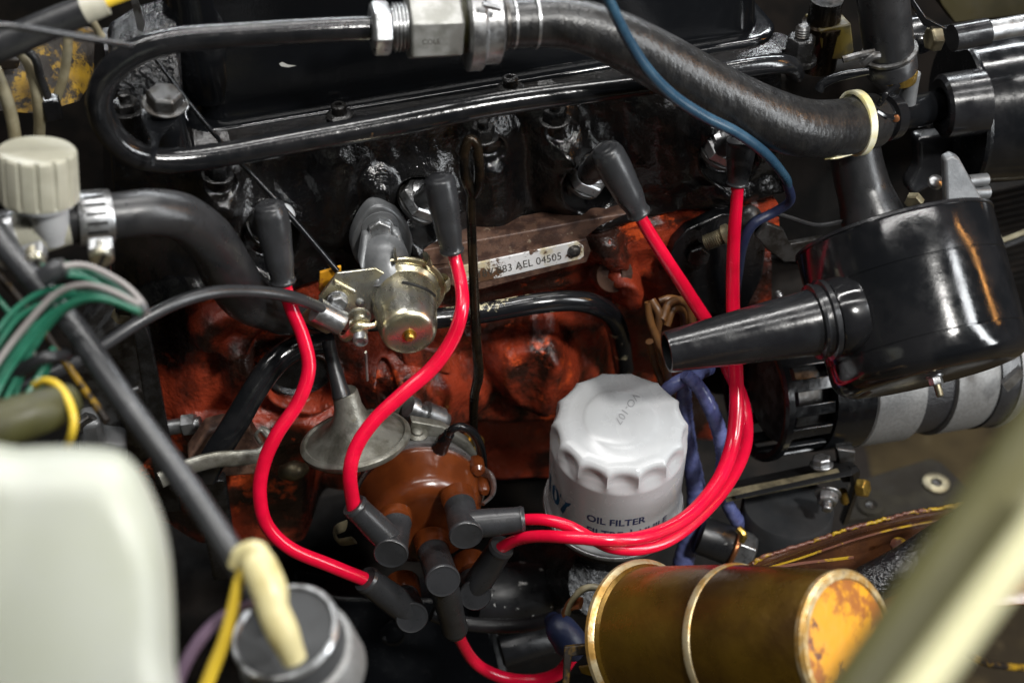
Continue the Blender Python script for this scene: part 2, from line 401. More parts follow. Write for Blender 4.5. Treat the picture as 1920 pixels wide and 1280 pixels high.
# ---------------- cylinder head
GASKET = [(215, 575), (300, 560), (620, 506), (780, 470), (870, 452), (1100, 410), (1260, 384), (1460, 352)]
def head_h(X, Y):
    h = 0.004 + wob(X, Y, 0.035, 0.0012, 3) + wob(X, Y, 0.11, 0.0005, 4)
    yg = np.interp(X, *zip(*GASKET))
    h += 0.007 * sst(1 - (yg - Y) / 50)                                 # flared lip above the gasket
    h -= 0.006 * sst(1 - (yg - Y) / 10)
    for cx, cy, a in ((500, 425, 0.9), (785, 368, 1), (1092, 318, 1), (1352, 272, 1)):   # plug wells
        h += lump(X, Y, cx, cy + 15, 125, 130, 0.009 * a, 0.75)
        h -= lump(X, Y, cx, cy, 60, 56, 0.010 * a, 0.25)
        h += lump(X, Y, cx + 5, cy + 66, 60, 22, 0.004, 0.9)
    for x1, y1, x2, y2, r_, a in ((635, 300, 625, 420, 70, 0.007), (915, 250, 925, 370, 72, 0.009), (1035, 225, 1045, 330, 66, 0.010), (1230, 205, 1238, 310, 70, 0.009),
                                 (405, 320, 420, 440, 66, 0.010), (704, 335, 712, 400, 46, 0.010), (1305, 180, 1312, 290, 40, 0.004)):
        h += ridge(X, Y, x1, y1, x2, y2, r_, a, 0.85)
    h += lump(X, Y, 712, 425, 85, 75, 0.008, 0.4)                       # heater-valve pad
    for cx, cy in ((1040, 232), (905, 262), (408, 330)):                # nut seats
        h -= lump(X, Y, cx, cy - 8, 36, 26, 0.003, 0.35)
        h += lump(X, Y, cx, cy + 34, 40, 26, 0.004, 0.8)
    return h
head = thing('cylinder_head', 'glossy black painted cylinder head casting carrying the four spark plugs', 'engine part', P(900, 380, 0))
top_line = [(215, 285), (365, 268), (1465, 90)]
part('casting', casting(top_line, GASKET, 215, 1460, 330, 120, head_h, 0.13), 'head_paint', head, angle=80)
for x, y in ((408, 330), (905, 258), (1040, 226)):
    p = P(x, y, 0.013); a = AX(p, 0, -1, 55)
    b = hx_bolt(p, a, 24, 22, washer=30); lt(p + a * (26 * S(p)), a, [(0, 11), (10, 11), (12, 9)], b, seg=14)
    part('stud_nut', b, 'oily_steel', head)

# ---------------- engine block
BOT = [(230, 1010), (1440, 1010)]
def block_h(X, Y):
    yg = np.interp(X, *zip(*GASKET)); d = Y - yg
    h = 0.004 + wob(X, Y, 0.030, 0.0016, 11) + wob(X, Y, 0.09, 0.0006, 12)
    h += 0.010 * sst(1 - (d - 40) / 60) * sst((X - 560) / 120)            # deck rail
    h -= 0.012 * sst((d - 100) / 60) * sst((X - 820) / 60) * sst((1250 - X) / 60)
    h += lump(X, Y, 1150, 515, 48, 40, 0.012, 0.3)                      # lug
    h += ridge(X, Y, 1120, 430, 1165, 520, 40, 0.010, 0.7)
    h += ridge(X, Y, 1165, 540, 1150, 600, 34, 0.008, 0.8)
    h += lump(X, Y, 1000, 690, 105, 95, 0.022, 0.45, 20)                # bulge above the filter
    h += ridge(X, Y, 1035, 610, 1005, 730, 30, 0.008, 0.9)
    h -= lump(X, Y, 935, 610, 70, 36, 0.020, 0.5, -8)                   # hollow behind the dipstick
    h += ridge(X, Y, 770, 700, 880, 745, 62, 0.014, 0.7)
    h += lump(X, Y, 720, 720, 95, 70, 0.016, 0.6)
    h -= lump(X, Y, 715, 695, 22, 40, 0.012, 0.3)                       # slot
    h += lump(X, Y, 815, 790, 95, 52, 0.008, 0.6)
    h += lump(X, Y, 560, 690, 80, 62, 0.010, 0.12); h -= lump(X, Y, 560, 690, 68, 50, 0.009, 0.2)   # core plug
    h += lump(X, Y, 420, 590, 95, 60, 0.014, 0.5, -15)
    h += ridge(X, Y, 440, 630, 450, 720, 40, 0.010, 0.7)
    h += ridge(X, Y, 360, 800, 620, 780, 34, 0.010, 0.5)
    h -= 0.050 * sst((Y - 800) / 80) * sst((X - 560) / 80)              # crankcase falls away
    h -= 0.06 * sst((X - 1120) / 120) * sst((Y - 560) / 80)
    h -= 0.02 * sst((380 - X) / 80)
    h += wob(X, Y, 0.055, 0.0016, 21)
    return h
block = thing('engine_block', 'oily red-brown painted engine block casting below the black head', 'engine', P(900, 700, 0))
part('casting', casting([(230, 572), *GASKET], BOT, 230, 1440, 300, 170, block_h, 0.13), 'block_paint', block, angle=80)
# machined deck edge and number pad
part('deck_edge', plate([(788, 470), (1000, 432), (1100, 412), (1180, 400), (1125, 424), (1098, 446), (872, 492), (790, 500)], 0.021, 0.015), 'block_edge', block, bev=0.0008)
pad = part('number_pad', plate([(800, 508), (872, 496), (1100, 448), (1108, 470), (1100, 492), (905, 542), (868, 548)], 0.0235, 0.018), 'block_edge', block, bev=0.0006)
idp = part('number_plate', plate([(868, 499), (1082, 453), (1094, 462), (1095, 480), (1088, 486), (900, 529), (868, 534)], 0.0247, 0.001), 'plate_metal', block, bev=0.0002, label='bright number plate stamped with letters, rusty in patches')
pa, pb, pc = P(899, 521, 0.02485), P(1053, 486, 0.02485), P(897, 507, 0.02485)
part('stamped_number', lettering('18V 883 AEL 04505', lambda x, y: pa + (pb - pa) * x + (pc - pa) * y, 0.0), 'plate_stamp', idp)
p = P(1076, 470, 0.0247); part('rivet', lt(p, EN, [(0, 13), (5, 12), (9, 8), (10.5, 0)], seg=24), 'dark_steel', idp)
# mounting lug eye
p = P(1151, 513, 0.018); a = AX(p, 0.1, 0.1, 25)
part('lug', lt(p, a, [(-20, 36), (6, 35), (7, 33), (7, 14), (-10, 13), (-10, 0)], seg=30), 'block_edge', block)
p = P(562, 690, 0.012); part('core_plug', lt(p, EN, [(-10, 68), (0, 68), (1, 64), (-7, 58), (-8, 0)], seg=40), 'oily_steel', block)
p = P(345, 797, 0.01); a = AX(p, 1, -0.15, 72)
b = MB(); lt(p - a * (40 * S(p)), a, [(0, 15), (38, 15)], b, seg=18); hx_bolt(p, a, 22, 24, b); lt(p + a * (24 * S(p)), a, [(0, 13), (8, 13), (9, 10)], b, seg=16)
part('side_bolt', b, 'steel', block)
b = plate([(745, 640), (835, 660), (850, 705), (760, 690)], 0.012, 0.01); part('casting_tab', b, 'block_paint', block, bev=0.002)

# ---------------- rocker cover
A, B = P(345, 272, -0.006), P(1474, 82, -0.006)
cu_ = (B - A).normalized(); cb = (-EN - cu_ * (-EN).dot(cu_)).normalized(); cw = cu_.cross(cb).normalized()
if cw.z < 0: cw = -cw
LN = (B - A).length
def rrect(l, d, r_, ins=0, n=7):
    pts = []
    for cx, cy, a0 in ((l - r_, r_, -90), (l - r_, d - r_, 0), (r_, d - r_, 90), (r_, r_, 180)):
        for k in range(n + 1):
            t = R(a0 + 90 * k / n); q = r_ - ins
            pts.append((cx + q * math.cos(t), cy + q * math.sin(t)))
    return pts
def cover_loft(lv, r_):
    rings = []
    for z, ins in lv: rings.append([A + cu_ * x + cb * y + cw * z for x, y in rrect(LN, 0.155, r_, ins)])
    return MB().rings(rings)
cover = thing('rocker_cover', 'tall gloss black rocker cover on top of the engine', 'engine cover', A + cu_ * (LN / 2) + cb * 0.07)
part('flange', cover_loft([(-0.001, 0.001), (0.0, 0.0), (0.003, 0.0), (0.0045, 0.0012), (0.0048, 0.004)], 0.02), 'cover_paint', cover, angle=50)
part('shell', cover_loft([(0.002, 0.0088), (0.0070, 0.0088), (0.0085, 0.0098), (0.060, 0.0130), (0.080, 0.0145), (0.088, 0.0175), (0.094, 0.02)], 0.024), 'cover_paint', cover, angle=60)
part('gasket', cover_loft([(-0.006, 0.003), (-0.0012, 0.003)], 0.02), 'dark_steel', cover)
for x, y in ((637, 217), (957, 166)):
    d = ray(x, y); p = CAM + d * ((A + cw * 0.0047 - CAM).dot(cw) / d.dot(cw)); b = MB()
    lt(p, cw, [(0, 26), (3, 26), (7, 20), (8, 15)], b, seg=26); lt(p + cw * (8 * S(p)), cw, [(0, 15), (14, 15), (17, 12), (17, 7), (11, 6), (11, 0)], b, seg=20)
    part('cover_bolt', b, 'oily_steel', cover)
pf = A + cu_ * 0.012 + cb * 0.040
b = MB().lathe(P(385, 62, -0.035), cw, [(-0.03, 0.019), (0.012, 0.019), (0.02, 0.017), (0.05, 0.016)], seg=36)
part('filler_neck', b, 'cover_paint', cover)
b = plate([(523, 119), (529, 116), (540, 121), (556, 124), (540, 126), (526, 124)], -0.0098, 0.0006)
# paint chip laid on the cover side
def on_cover(px, py):
    # hit the cover's front face: plane through A + inset, leaning back slightly
    q0 = A + cb * 0.0100 + cw * 0.0110; t = (cw * 0.05 + cb * 0.004).normalized(); nn = cu_.cross(t).normalized()
    if nn.dot(EN) < 0: nn = -nn
    d = ray(px, py); return CAM + d * ((q0 - CAM).dot(nn) / d.dot(nn)), nn
chip = MB(); ring = [on_cover(*q) for q in ((523, 119), (529, 116), (540, 121), (556, 123), (540, 126), (527, 124))]
chip.prism([a_ + n_ * 0.0001 for a_, n_ in ring], ring[0][1] * 0.0003)
part('paint_chip', chip, 'chip', cover)

# ================================================================== pipes and hoses along the top
HP = [(705, 53, .040), (600, 57, .040), (450, 66, .040), (330, 76, .040), (255, 98, .040), (205, 138, .040), (187, 190, .040), (203, 243, .040), (243, 284, .040),
      (300, 301, .040), (400, 293, .038), (550, 266, .036), (700, 239, .034), (960, 191, .032), (1240, 154, .030), (1420, 124, .028), (1478, 122, .024), (1492, 140, .015)]
hp = thing('heater_pipe', 'long black steel pipe bent in a U along the rocker cover', 'pipe', P(187, 190, .04))
part('tube', tb(HP, [24, 24, 24, 25, 26, 26, 26, 26, 26, 25, 24, 24, 24, 23, 21, 19, 18, 17], seg=24, sub=10), 'tube_paint', hp)
pb_ = thing('pipe_bracket', 'dark steel bracket with hex bolt inside the U bend of the black pipe', 'bracket', P(310, 240, .03))
part('strap', plate([(266, 208, .030), (300, 214, .032), (352, 186, .030), (356, 196, .030), (300, 262, .052), (290, 312, .062), (282, 312, .062), (284, 262, .052), (266, 224, .034)], .03, 0.002), 'black_paint', pb_, bev=0.0003)
p = P(308, 196, .031); a = AX(p, 0.02, -1, 52)
part('bolt', hx_bolt(p, a, 34, 26, washer=42, rot=0.15), 'dark_steel', pb_, bev=0.0004)
p = P(330, 300, .018); part('post', lt(p, EW, [(0, 34), (110, 28)], seg=24), 'black_paint', pb_)
p = P(238, 205, .004); b = MB(); lt(p, EW, [(-60, 36), (0, 34), (2, 28)], b, seg=28); hx_bolt(p + EW * 0.0005, EW, 26, 18, b); lt(p + EW * (18 * S(p)), EW, [(0, 12), (16, 12), (18, 9)], b, seg=14)
solo('head_stud_nut', 'oily black stud nut seen inside the U bend of the pipe', 'nut', b, 'oily_steel')

solo('head_corner', 'oil-caked black casting corner inside the U bend of the pipe', 'casting', plate([(205, 95, -.01), (262, 60, -.02), (335, 40, -.02), (350, 250, .0), (300, 290, .0), (215, 280, .0)], .0, 0.03), 'tar', bev=0.004)
# threaded fitting between pipe and hose
p0, p1 = P(694, 54, .040), P(1008, 40, .044); fa = (p1 - p0).normalized()
ft = thing('hose_fitting', 'threaded metal hose fitting with large hex body above the rocker cover', 'pipe fitting', p0)
def seg_l(x0, prof, **k):
    p = p0 + fa * ((x0 - 694) / (1008 - 694) * (p1 - p0).length); return lt(p, fa, prof, **k)
part('gland_nut', seg_l(694, [(0, 44), (6, 51), (30, 51), (38, 46)], seg=6), 'steel', ft, bev=0.0005)
th = [(0, 40)]
for k in range(5): th += [(2 + k * 7, 40), (4 + k * 7, 46), (6 + k * 7, 46), (8 + k * 7, 40)]
part('thread', seg_l(733, th, seg=36), 'steel', ft, angle=20)
e1, e2, a_ = basis(fa); rt = 0.52
hexb = part('hex_body', seg_l(762, [(0, 62), (3, 66), (96, 66), (100, 60)], seg=6, e=(e1 * math.cos(rt) + e2 * math.sin(rt), e2 * math.cos(rt) - e1 * math.sin(rt), a_)), 'hex_alloy', ft, bev=0.0006)
part('neck', seg_l(858, [(0, 54), (18, 54)], seg=36), 'olive_sleeve', ft)
part('collar', seg_l(868, [(0, 80), (3, 87), (26, 87), (30, 84), (34, 76), (62, 76), (64, 72), (70, 58), (72, 40)], seg=48), 'steel', ft, angle=25)
part('lever', tb([(905, 8, .062), (930, 14, .062), (938, 17, .062)], 6, seg=10), 'steel', ft)
part('ferrule', seg_l(938, [(0, 36), (2, 52), (9, 52), (11, 47), (22, 47)], seg=40), 'dark_steel', ft, angle=25)
part('crimp_ring', seg_l(956, [(0, 46), (2, 50), (6, 50), (8, 46)], seg=40), 'steel', ft)
part('crimp_ring', seg_l(998, [(0, 46), (2, 51), (7, 51), (9, 46)], seg=40), 'steel', ft)
qa, qb, qc = P(792, 88, .0), P(826, 86, .0), P(792, 76, .0)
# maker's stamp on the lower hex face
def hexface(px, py):
    best = None; d = ray(px, py)
    p = p0 + fa * (120 / 314 * (p1 - p0).length); ap = 66 * S(p0) * math.cos(R(30))
    for k in range(6):
        th_ = R(60 * k + 30) ; n = (e1 * math.cos(rt) + e2 * math.sin(rt)) * math.cos(th_) + (e2 * math.cos(rt) - e1 * math.sin(rt)) * math.sin(th_)
        if n.dot(CAM - p) <= 0: continue
        t = (p + n * ap - CAM).dot(n) / d.dot(n); q = CAM + d * t
        if best is None or t > best[0]: best = (t, q, n)
    return best[1] + best[2] * 0.00015
qa, qb, qc = hexface(792, 84), hexface(826, 82), hexface(791, 74)
part('stamp', lettering('COLE', lambda x, y: qa + (qb - qa) * x + (qc - qa) * y, 0.01), 'plate_stamp', hexb)

hose = [(950, 45, .044), (1040, 42, .045), (1110, 55, .047), (1180, 84, .050), (1260, 128, .053), (1340, 174, .056), (1420, 213, .060), (1500, 239, .059), (1565, 241, .051), (1632, 227, .037)]
solo('heater_hose', 'thick weathered black rubber hose sweeping down from the hex fitting', 'hose', tb(hose, [46, 47, 50, 53, 55, 56, 56, 55, 54, 52], seg=36, sub=12), 'hose_rubber')
tie = thing('cable_tie', 'ivory plastic tie wrapped round the end of the thick rubber hose', 'cable tie', P(1607, 235, .056))
hd = (P(1640, 226, .054) - P(1560, 241, .056)).normalized(); p = P(1606, 232, .055)
p = P(1605, 231, .043); hd = AX(p, -1, 0.14, 57)
part('band', lt(p, hd, [(-9, 59), (-7, 62), (7, 62), (9, 59), (9, 55), (-9, 55)], seg=48, cap=False), 'yellow_tie', tie)
part('tail', tb([(1592, 286, .056), (1568, 292, .060), (1545, 296, .060)], [9, 10, 6], seg=8, flat=(1, 0.5)), 'yellow_tie', tie)

# tee piece, upright hose, wire clip
tee = thing('tee_connector', 'black plastic tee connector beside the ivory tie', 'pipe fitting', P(1690, 205, .055))
p = P(1632, 226, .036); p2 = P(1765, 198, .012); ta = (p2 - p).normalized(); ln = (p2 - p).length / S(p)
part('barrel', lt(p, ta, [(0, 44), (14, 44), (16, 38), (30, 38), (32, 46), (60, 46), (64, 42), (66, 33), (ln, 31)], seg=36), 'black_plastic', tee, angle=30)
q = P(1700, 192, .030); part('stub', lt(q, EW, [(0, 17), (40, 15), (62, 15)], seg=24), 'cast_grey', tee)
part('strap_arm', tb([(1648, 196, .046), (1662, 176, .046), (1684, 160, .042)], 6, seg=8), 'black_plastic', tee)
part('strap_arm', tb([(1642, 208, .050), (1660, 218, .050), (1676, 221, .048)], 6, seg=8), 'black_plastic', tee)
p = P(1680, 222, .049); part('pin', lt(p, AX(p, 0, 0.2, 20), [(-3, 7), (3, 7), (4, 5)], seg=12), 'copper', tee)
p = P(1683, 150, .030); part('brass_ring', lt(p, EW, [(0, 32), (4, 34), (20, 34), (23, 30)], seg=32), 'brass', tee)
uh = thing('upright_hose', 'black rubber hose rising above the brass ring of the tee', 'hose', P(1670, 120, .054))
p = P(1672, 132, .030); hz = (P(1652, -30, .030) - p).normalized()
part('cuff', lt(p, hz, [(0, 44), (2, 48), (30, 48), (33, 46)], seg=36), 'rubber', uh)
part('tube', lt(p, hz, [(30, 45), (60, 46), (200, 47)], seg=36), 'rubber', uh)
part('spring_clip', lt(p, hz, [(38, 48), (40, 52), (45, 52), (47, 48)], seg=36), 'dark_steel', uh)
part('clip_tang', tb([(1580, 112, .046), (1610, 104, .047), (1640, 97, .048)], [7, 7, 6], seg=8), 'dark_steel', uh)
part('clip_tang', tb([(1615, 122, .048), (1636, 106, .049), (1648, 104, .049)], [8, 8, 8], seg=8), 'dark_steel', uh)
solo('small_bent_tube', 'thin black tube curving out behind the tee connector', 'tube', tb([(1535, 170, .03), (1545, 156, .03), (1580, 142, .034), (1630, 134, .04)], [9, 9, 9, 8], seg=12), 'black_paint')

# big round housing at the right edge
hs = thing('round_housing', 'large gloss black cylindrical housing lying at the right edge', 'housing', P(1840, 220, .02))
p = P(1795, 214, .000); ha = -AX(p, -1, 0.13, 68)
part('drum', lt(p, ha, [(0, 60), (2, 122), (6, 130), (12, 134), (40, 135), (80, 138), (420, 146)], seg=64), 'black_plastic', hs, angle=30)
part('rim', lt(p, ha, [(-2, 120), (-2, 138), (4, 141), (10, 140), (12, 130)], seg=64), 'black_paint', hs, angle=30)
q = P(1764, 200, .022); part('snout', lt(q, ha, [(24, 20), (0, 36), (-2, 52), (4, 60), (78, 62)], seg=44), 'spout_plastic', hs, angle=35)
q = P(1760, 72, .015); qa_ = AX(q, -1, 0.1, 60)
part('clamp_bolt', hx_bolt(q, qa_, 24, 22), 'zinc_dull', hs, bev=0.0004)
part('clamp_block', tb([(1785, 72, .035), (1850, 60, .035)], 26, seg=20), 'spout_plastic', hs)
part('rod', tb([(1848, 60, .035), (1980, 36, .035)], 20, seg=20), 'steel', hs)
part('support_leg', plate([(1722, 262, .010), (1792, 254, .012), (1790, 300, .014), (1748, 352, .020), (1712, 372, .020), (1704, 352, .018), (1726, 318, .014)], .01, 0.012), 'spout_plastic', hs, bev=0.003)
part('strap', plate([(1690, -20, .012), (1702, -20, .012), (1738, 34, .014), (1772, 52, .016), (1788, 50, .016), (1792, 62, .016), (1770, 68, .016), (1732, 48, .014)], .012, 0.003), 'black_paint', hs, bev=0.0006)
q = P(1722, 62, -.01); part('valve_body', lt(q, AX(q, 0.2, -0.5, 40), [(-20, 34), (10, 34), (16, 28), (20, 16)], seg=28), 'black_plastic', hs)
solo('bulkhead_shelf', 'olive painted shelf panel along the top right corner', 'panel', plate([(1745, -40), (1990, -60), (1990, 20), (1790, 44), (1765, 10)], -.06, 0.01), 'shelf_olive', bev=0.001)
dh = tb([(1600, 262, .022), (1606, 300, .026), (1618, 350, .032), (1640, 420, .045)], [48, 48, 50, 60], seg=32)
solo('canister_hose', 'short black rubber hose dropping from the tee into the canister', 'hose', dh, 'rubber')

# blue wire
bw_ = thing('blue_wire', 'blue insulated wire looping over the thick rubber hose', 'wire', P(1320, 218, .078))
part('insulation', tb([(1128, -30, .085), (1150, 20, .085), (1178, 75, .083), (1215, 132, .082), (1262, 180, .080), (1320, 218, .078), (1380, 248, .076), (1435, 288, .072), (1472, 332, .06), (1478, 352, .055)],
        [11, 11, 11, 11, 11, 11, 10.5, 10, 9, 8], seg=16), 'blue_wire', bw_)
part('dark_sleeve', tb([(1474, 340, .0575), (1482, 375, .05), (1452, 398, .045), (1412, 420, .045), (1392, 460, .045), (1382, 520, .04), (1372, 600, .03)], [9, 9, 9, 10, 10, 10, 10], seg=16), 'navy_tape', bw_)

# ================================================================== spark plugs
def plug(px, py, v, label, dx=0.72, dy=-0.70, tilt=52):
    p = P(px, py, v); a = AX(p, dx, dy, tilt)
    t = thing('spark_plug', label, 'spark plug', p, 'spark plugs in the cylinder head')
    part('washer', lt(p, a, [(-4, 44), (3, 44), (4, 42)], seg=32), 'dark_steel', t)
    part('hex', lt(p, a, [(4, 42), (6, 46), (24, 46), (28, 41)], seg=6, e=None), 'steel', t, bev=0.0004)
    part('collar', lt(p, a, [(26, 34), (36, 34), (39, 30), (44, 26)], seg=32), 'steel', t, angle=25)
    part('insulator', lt(p, a, [(40, 20), (70, 18), (74, 10)], seg=24), 'filter_white', t)
    return p, a
plug(496, 425, .006, 'spark plug almost hidden behind the leftmost rubber boot', 0.8, -0.5, 45)
plug(783, 382, .011, 'spark plug with pale hex beside the second boot from the left')
plug(1091, 335, .011, 'spark plug with fully visible pale hex left of the third boot')
plug(1346, 281, .010, 'spark plug in shadow under the thick rubber hose')

# ================================================================== ignition leads
def plug_boot(t, top, end, inner, r0=34, r1=23):
    """rubber elbow: domed top, tapering to the cable"""
    (x0, y0, v0), (x1, y1, v1) = top, end; r0 *= 0.91; r1 *= 0.92
    f = lambda k: (x0 + (x1 - x0) * k, y0 + (y1 - y0) * k, v0 + (v1 - v0) * k)
    b = tb([f(-0.20), f(-0.17), f(-0.11), f(0.0), f(0.2), f(0.6), f(0.90), f(0.97), f(1)], [6, 20, 29, r0, r0, r0 * 0.86, r1 + 1, r1 + 3.2, r1 + 1.5], seg=28, sub=5)
    tb([(x0, y0, v0), inner], [r0 * 0.9, r0 * 0.68], b, seg=24, sub=4)
    part('plug_boot', b, 'boot_rubber', t, angle=50)
def cap_boot(t, disc, r_, back, end, r1=24):
    """distributor elbow: round end towards the viewer, arm to the cable"""
    p = P(*disc); q = P(*back); a = (p - q).normalized(); s = S(p); L_ = (p - q).length / s
    b = lt(q, a, [(0, r_ * 0.97), (2, r_ * 0.93), (L_ - 10, r_ * 0.97), (L_ - 8, r_ + 0.8), (L_ - 2, r_ + 0.8), (L_, r_ - 1.2), (L_ - 0.8, r_ - 3.5), (L_ - 0.8, r_ - 6)], seg=36)
    # moulding seam across the end
    e1_, e2_, _ = basis(a); th = random.uniform(0, 3.1); d_ = e1_ * math.cos(th) + e2_ * math.sin(th)
    c = q + a * ((L_ - 0.6) * s); b.tube([c - d_ * (r_ * 0.75 * s), c, c + d_ * (r_ * 0.75 * s)], 1.3 * s, seg=6, sub=2)
    m = p - a * (r_ * 0.95 * s); z = P(*end)
    b.tube([m, m + (z - m) * 0.3, m + (z - m) * 0.85, m + (z - m) * 0.94, z], [r1 * 1.12 * s, r1 * 1.1 * s, r1 * s, (r1 + 1.0) * s, (r1 - 1.5) * s], seg=26, sub=4)
    part('cap_boot', b, 'boot_rubber', t, angle=50)
def lead(label, path, r_, base):
    t = thing('ignition_lead', label, 'ignition lead', P(*base), 'red ignition leads')
    part('cable', tb(path, [q * 0.77 for q in r_] if hasattr(r_, '__len__') else r_ * 0.77, seg=20, sub=10), 'red_lead', t)
    return t
t = lead('red ignition lead on the far left curving down to the distributor', [(526, 500, .060), (535, 540, .061), (547, 580, .064), (568, 632, .070), (579, 690, .078), (560, 752, .086), (520, 812, .094), (495, 868, .100), (487, 925, .106), (500, 983, .112), (545, 1028, .118), (620, 1060, .122), (705, 1094, .124)], 17.5, (487, 925, .106))
plug_boot(t, (508, 402, .052), (531, 530, .060), (492, 425, .024), 36, 24)
cap_boot(t, (772, 1157, .134), 29, (758, 1116, .108), (684, 1084, .124), 26)
t = lead('red ignition lead from the second plug passing in front of the gold heater valve', [(846, 440, .058), (852, 480, .060), (864, 530, .070), (866, 580, .082), (848, 636, .088), (810, 690, .093), (755, 738, .098), (702, 788, .103), (668, 838, .108), (656, 890, .114), (664, 955, .118)], [16, 16, 16.5, 17, 18, 18.5, 18.5, 18, 18, 18, 18], (702, 788, .103))
plug_boot(t, (826, 350, .052), (848, 472, .060), (795, 372, .026), 33, 22)
cap_boot(t, (733, 1037, .132), 31, (742, 980, .108), (662, 946, .117), 25)
t = lead('red ignition lead from the third plug diving under the black spout', [(1186, 372, .056), (1205, 415, .057), (1245, 480, .060), (1292, 552, .062), (1336, 622, .064), (1364, 688, .066), (1390, 745, .076), (1399, 800, .090), (1392, 850, .104), (1362, 908, .122), (1316, 962, .138), (1262, 1006, .150), (1205, 1027, .156), (1150, 1026, .156), (1108, 1008, .152), (1066, 986, .146), (1020, 974, .138), (970, 974, .128)], [16, 16, 16.5, 17, 17, 17, 17, 17.5, 18, 18, 18, 17.5, 17, 16, 15, 15, 14.5, 14], (1395, 800, .09))
plug_boot(t, (1141, 294, .050), (1199, 402, .057), (1104, 326, .026), 36, 22)
cap_boot(t, (874, 1003, .132), 31, (862, 946, .108), (984, 973, .130), 25)
t = lead('red ignition lead hanging straight down from the plug under the rubber hose', [(1384, 320, .050), (1382, 370, .052), (1376, 450, .056), (1374, 540, .060), (1376, 620, .068), (1380, 700, .080), (1381, 770, .094), (1372, 838, .108), (1346, 902, .126), (1296, 962, .144), (1232, 998, .156), (1160, 1012, .162), (1080, 1008, .156), (1010, 1005, .144), (968, 1012, .134), (940, 1026, .128)], [15, 15, 16, 17, 17.5, 18, 18.5, 18.5, 18, 18, 17, 16.5, 16, 15.5, 15, 15], (1380, 700, .08))
plug_boot(t, (1390, 272, .046), (1383, 346, .050), (1356, 276, .024), 30, 20)
cap_boot(t, (891, 1115, .128), 29, (884, 1076, .104), (942, 1022, .127), 24)
pc_ = P(1301, 962, .1425); vw_ = (CAM - pc_).normalized(); pc_ = pc_ + vw_ * 0.0052; sx_ = S(pc_)
dx_ = (RGT * 0.85 + UPV * 0.5).normalized(); dy_ = (UPV * 0.85 - RGT * 0.5).normalized()
part('printed_digit', lettering('2', lambda x, y: pc_ + dx_ * ((x - 0.5) * 10 * sx_) + dy_ * ((y - 0.5) * 12 * sx_)), 'yellow_wire', t)
t = lead('short red coil lead curling from the centre of the distributor to the bottom edge', [(852, 1160, .126), (866, 1205, .124), (896, 1246, .122), (945, 1270, .124), (1000, 1275, .128), (1046, 1262, .132), (1072, 1232, .132)], [15, 15, 15, 16, 16, 16, 16], (945, 1270, .124))
cap_boot(t, (830, 1087, .140), 31, (812, 1032, .108), (854, 1182, .126), 26)

# ================================================================== distributor
ds = thing('distributor', 'distributor with glossy brown cap and grey vacuum unit', 'distributor', P(790, 930, .05))
p = P(787, 928, .072); a = AX(p, 0.2, 1, 42); s = S(p)
rim = lambda th_, h, q: q
capm = MB(); lt(p, a, [(0, 116), (2, 119), (10, 119), (14, 116), (62, 105), (70, 102.5), (77, 98), (83, 92), (87, 85), (89, 77), (88, 68), (86, 58), (86, 0)], capm, seg=72)
cap = part('cap', capm, 'cap_brown', ds, angle=35)
face = p + a * (82 * s)
for x, y, ln_ in ((742, 978, 15), (862, 946, 25), (812, 1032, 30), (884, 1076, 34), (758, 1116, 34)):
    q = P(x, y, .108); g = min(1.0, 1)
    base_ = q - a * (ln_ * s)
    part('terminal', lt(base_, a, [(0, 33), (ln_ * .8, 32), (ln_ + 2, 31), (ln_ + 5, 26)], seg=36), 'cap_brown', cap)
for ang, r0 in ((18, 117), (32, 116)):
    e1_, e2_, _ = basis(a)
    pass
q = P(893, 868, .074); part('cap_lug', lt(q, a, [(-6, 15), (22, 14), (28, 8)], seg=20), 'cap_brown', cap)
q = P(905, 905, .080); part('cap_lug', lt(q, a, [(-6, 13), (22, 12), (28, 7)], seg=20), 'cap_brown', cap)
# body under the cap
part('body', lt(p, a, [(-130, 60), (-70, 62), (-60, 100), (-16, 121), (-4, 123), (-1, 122)], seg=64), 'cast_alloy', ds, angle=30)
part('rim_ring', lt(p, a, [(-3, 121), (-2, 124), (2, 124), (3, 120)], seg=64), 'steel', ds)
# spring clips
part('clip', tb([(902, 880, .078), (922, 895, .084), (924, 925, .092), (905, 945, .096)], 10, seg=8, flat=(0.35, 1.3)), 'steel', ds)
part('clip', tb([(648, 985, .078), (628, 995, .084), (636, 1015, .09), (664, 1012, .094)], 10, seg=8, flat=(0.35, 1.3)), 'zinc_dull', ds)
part('base_plate', plate([(772, 790), (830, 800), (880, 830), (905, 870), (860, 850), (790, 826), (766, 815)], .058, 0.006), 'vacuum_grey', ds, bev=0.001)
q = P(782, 815, .060); qa2 = AX(q, 0.1, -1, 45); b = lt(q, qa2, [(0, 20), (5, 20), (8, 12), (12, 11), (14, 8)], seg=22)
part('screw', b, 'vacuum_grey', ds)
q = P(770, 764, .040); q2 = P(850, 796, .040); ca = (q2 - q).normalized()
b = lt(q, ca, [(-6, 20), (0, 22), (10, 22), (12, 15), (30, 15), (32, 24), (70, 24), (72, 18), (84, 17)], seg=28); part('pinch_bolt', b, 'steel', ds, angle=25)
part('pinch_clamp', plate([(735, 780), (752, 740), (775, 745), (770, 790), (745, 800)], .035, 0.008), 'vacuum_grey', ds, bev=0.001)
part('clamp_wedge', plate([(790, 792), (838, 800), (832, 822), (786, 812)], .045, 0.01), 'cast_alloy', ds, bev=0.001)
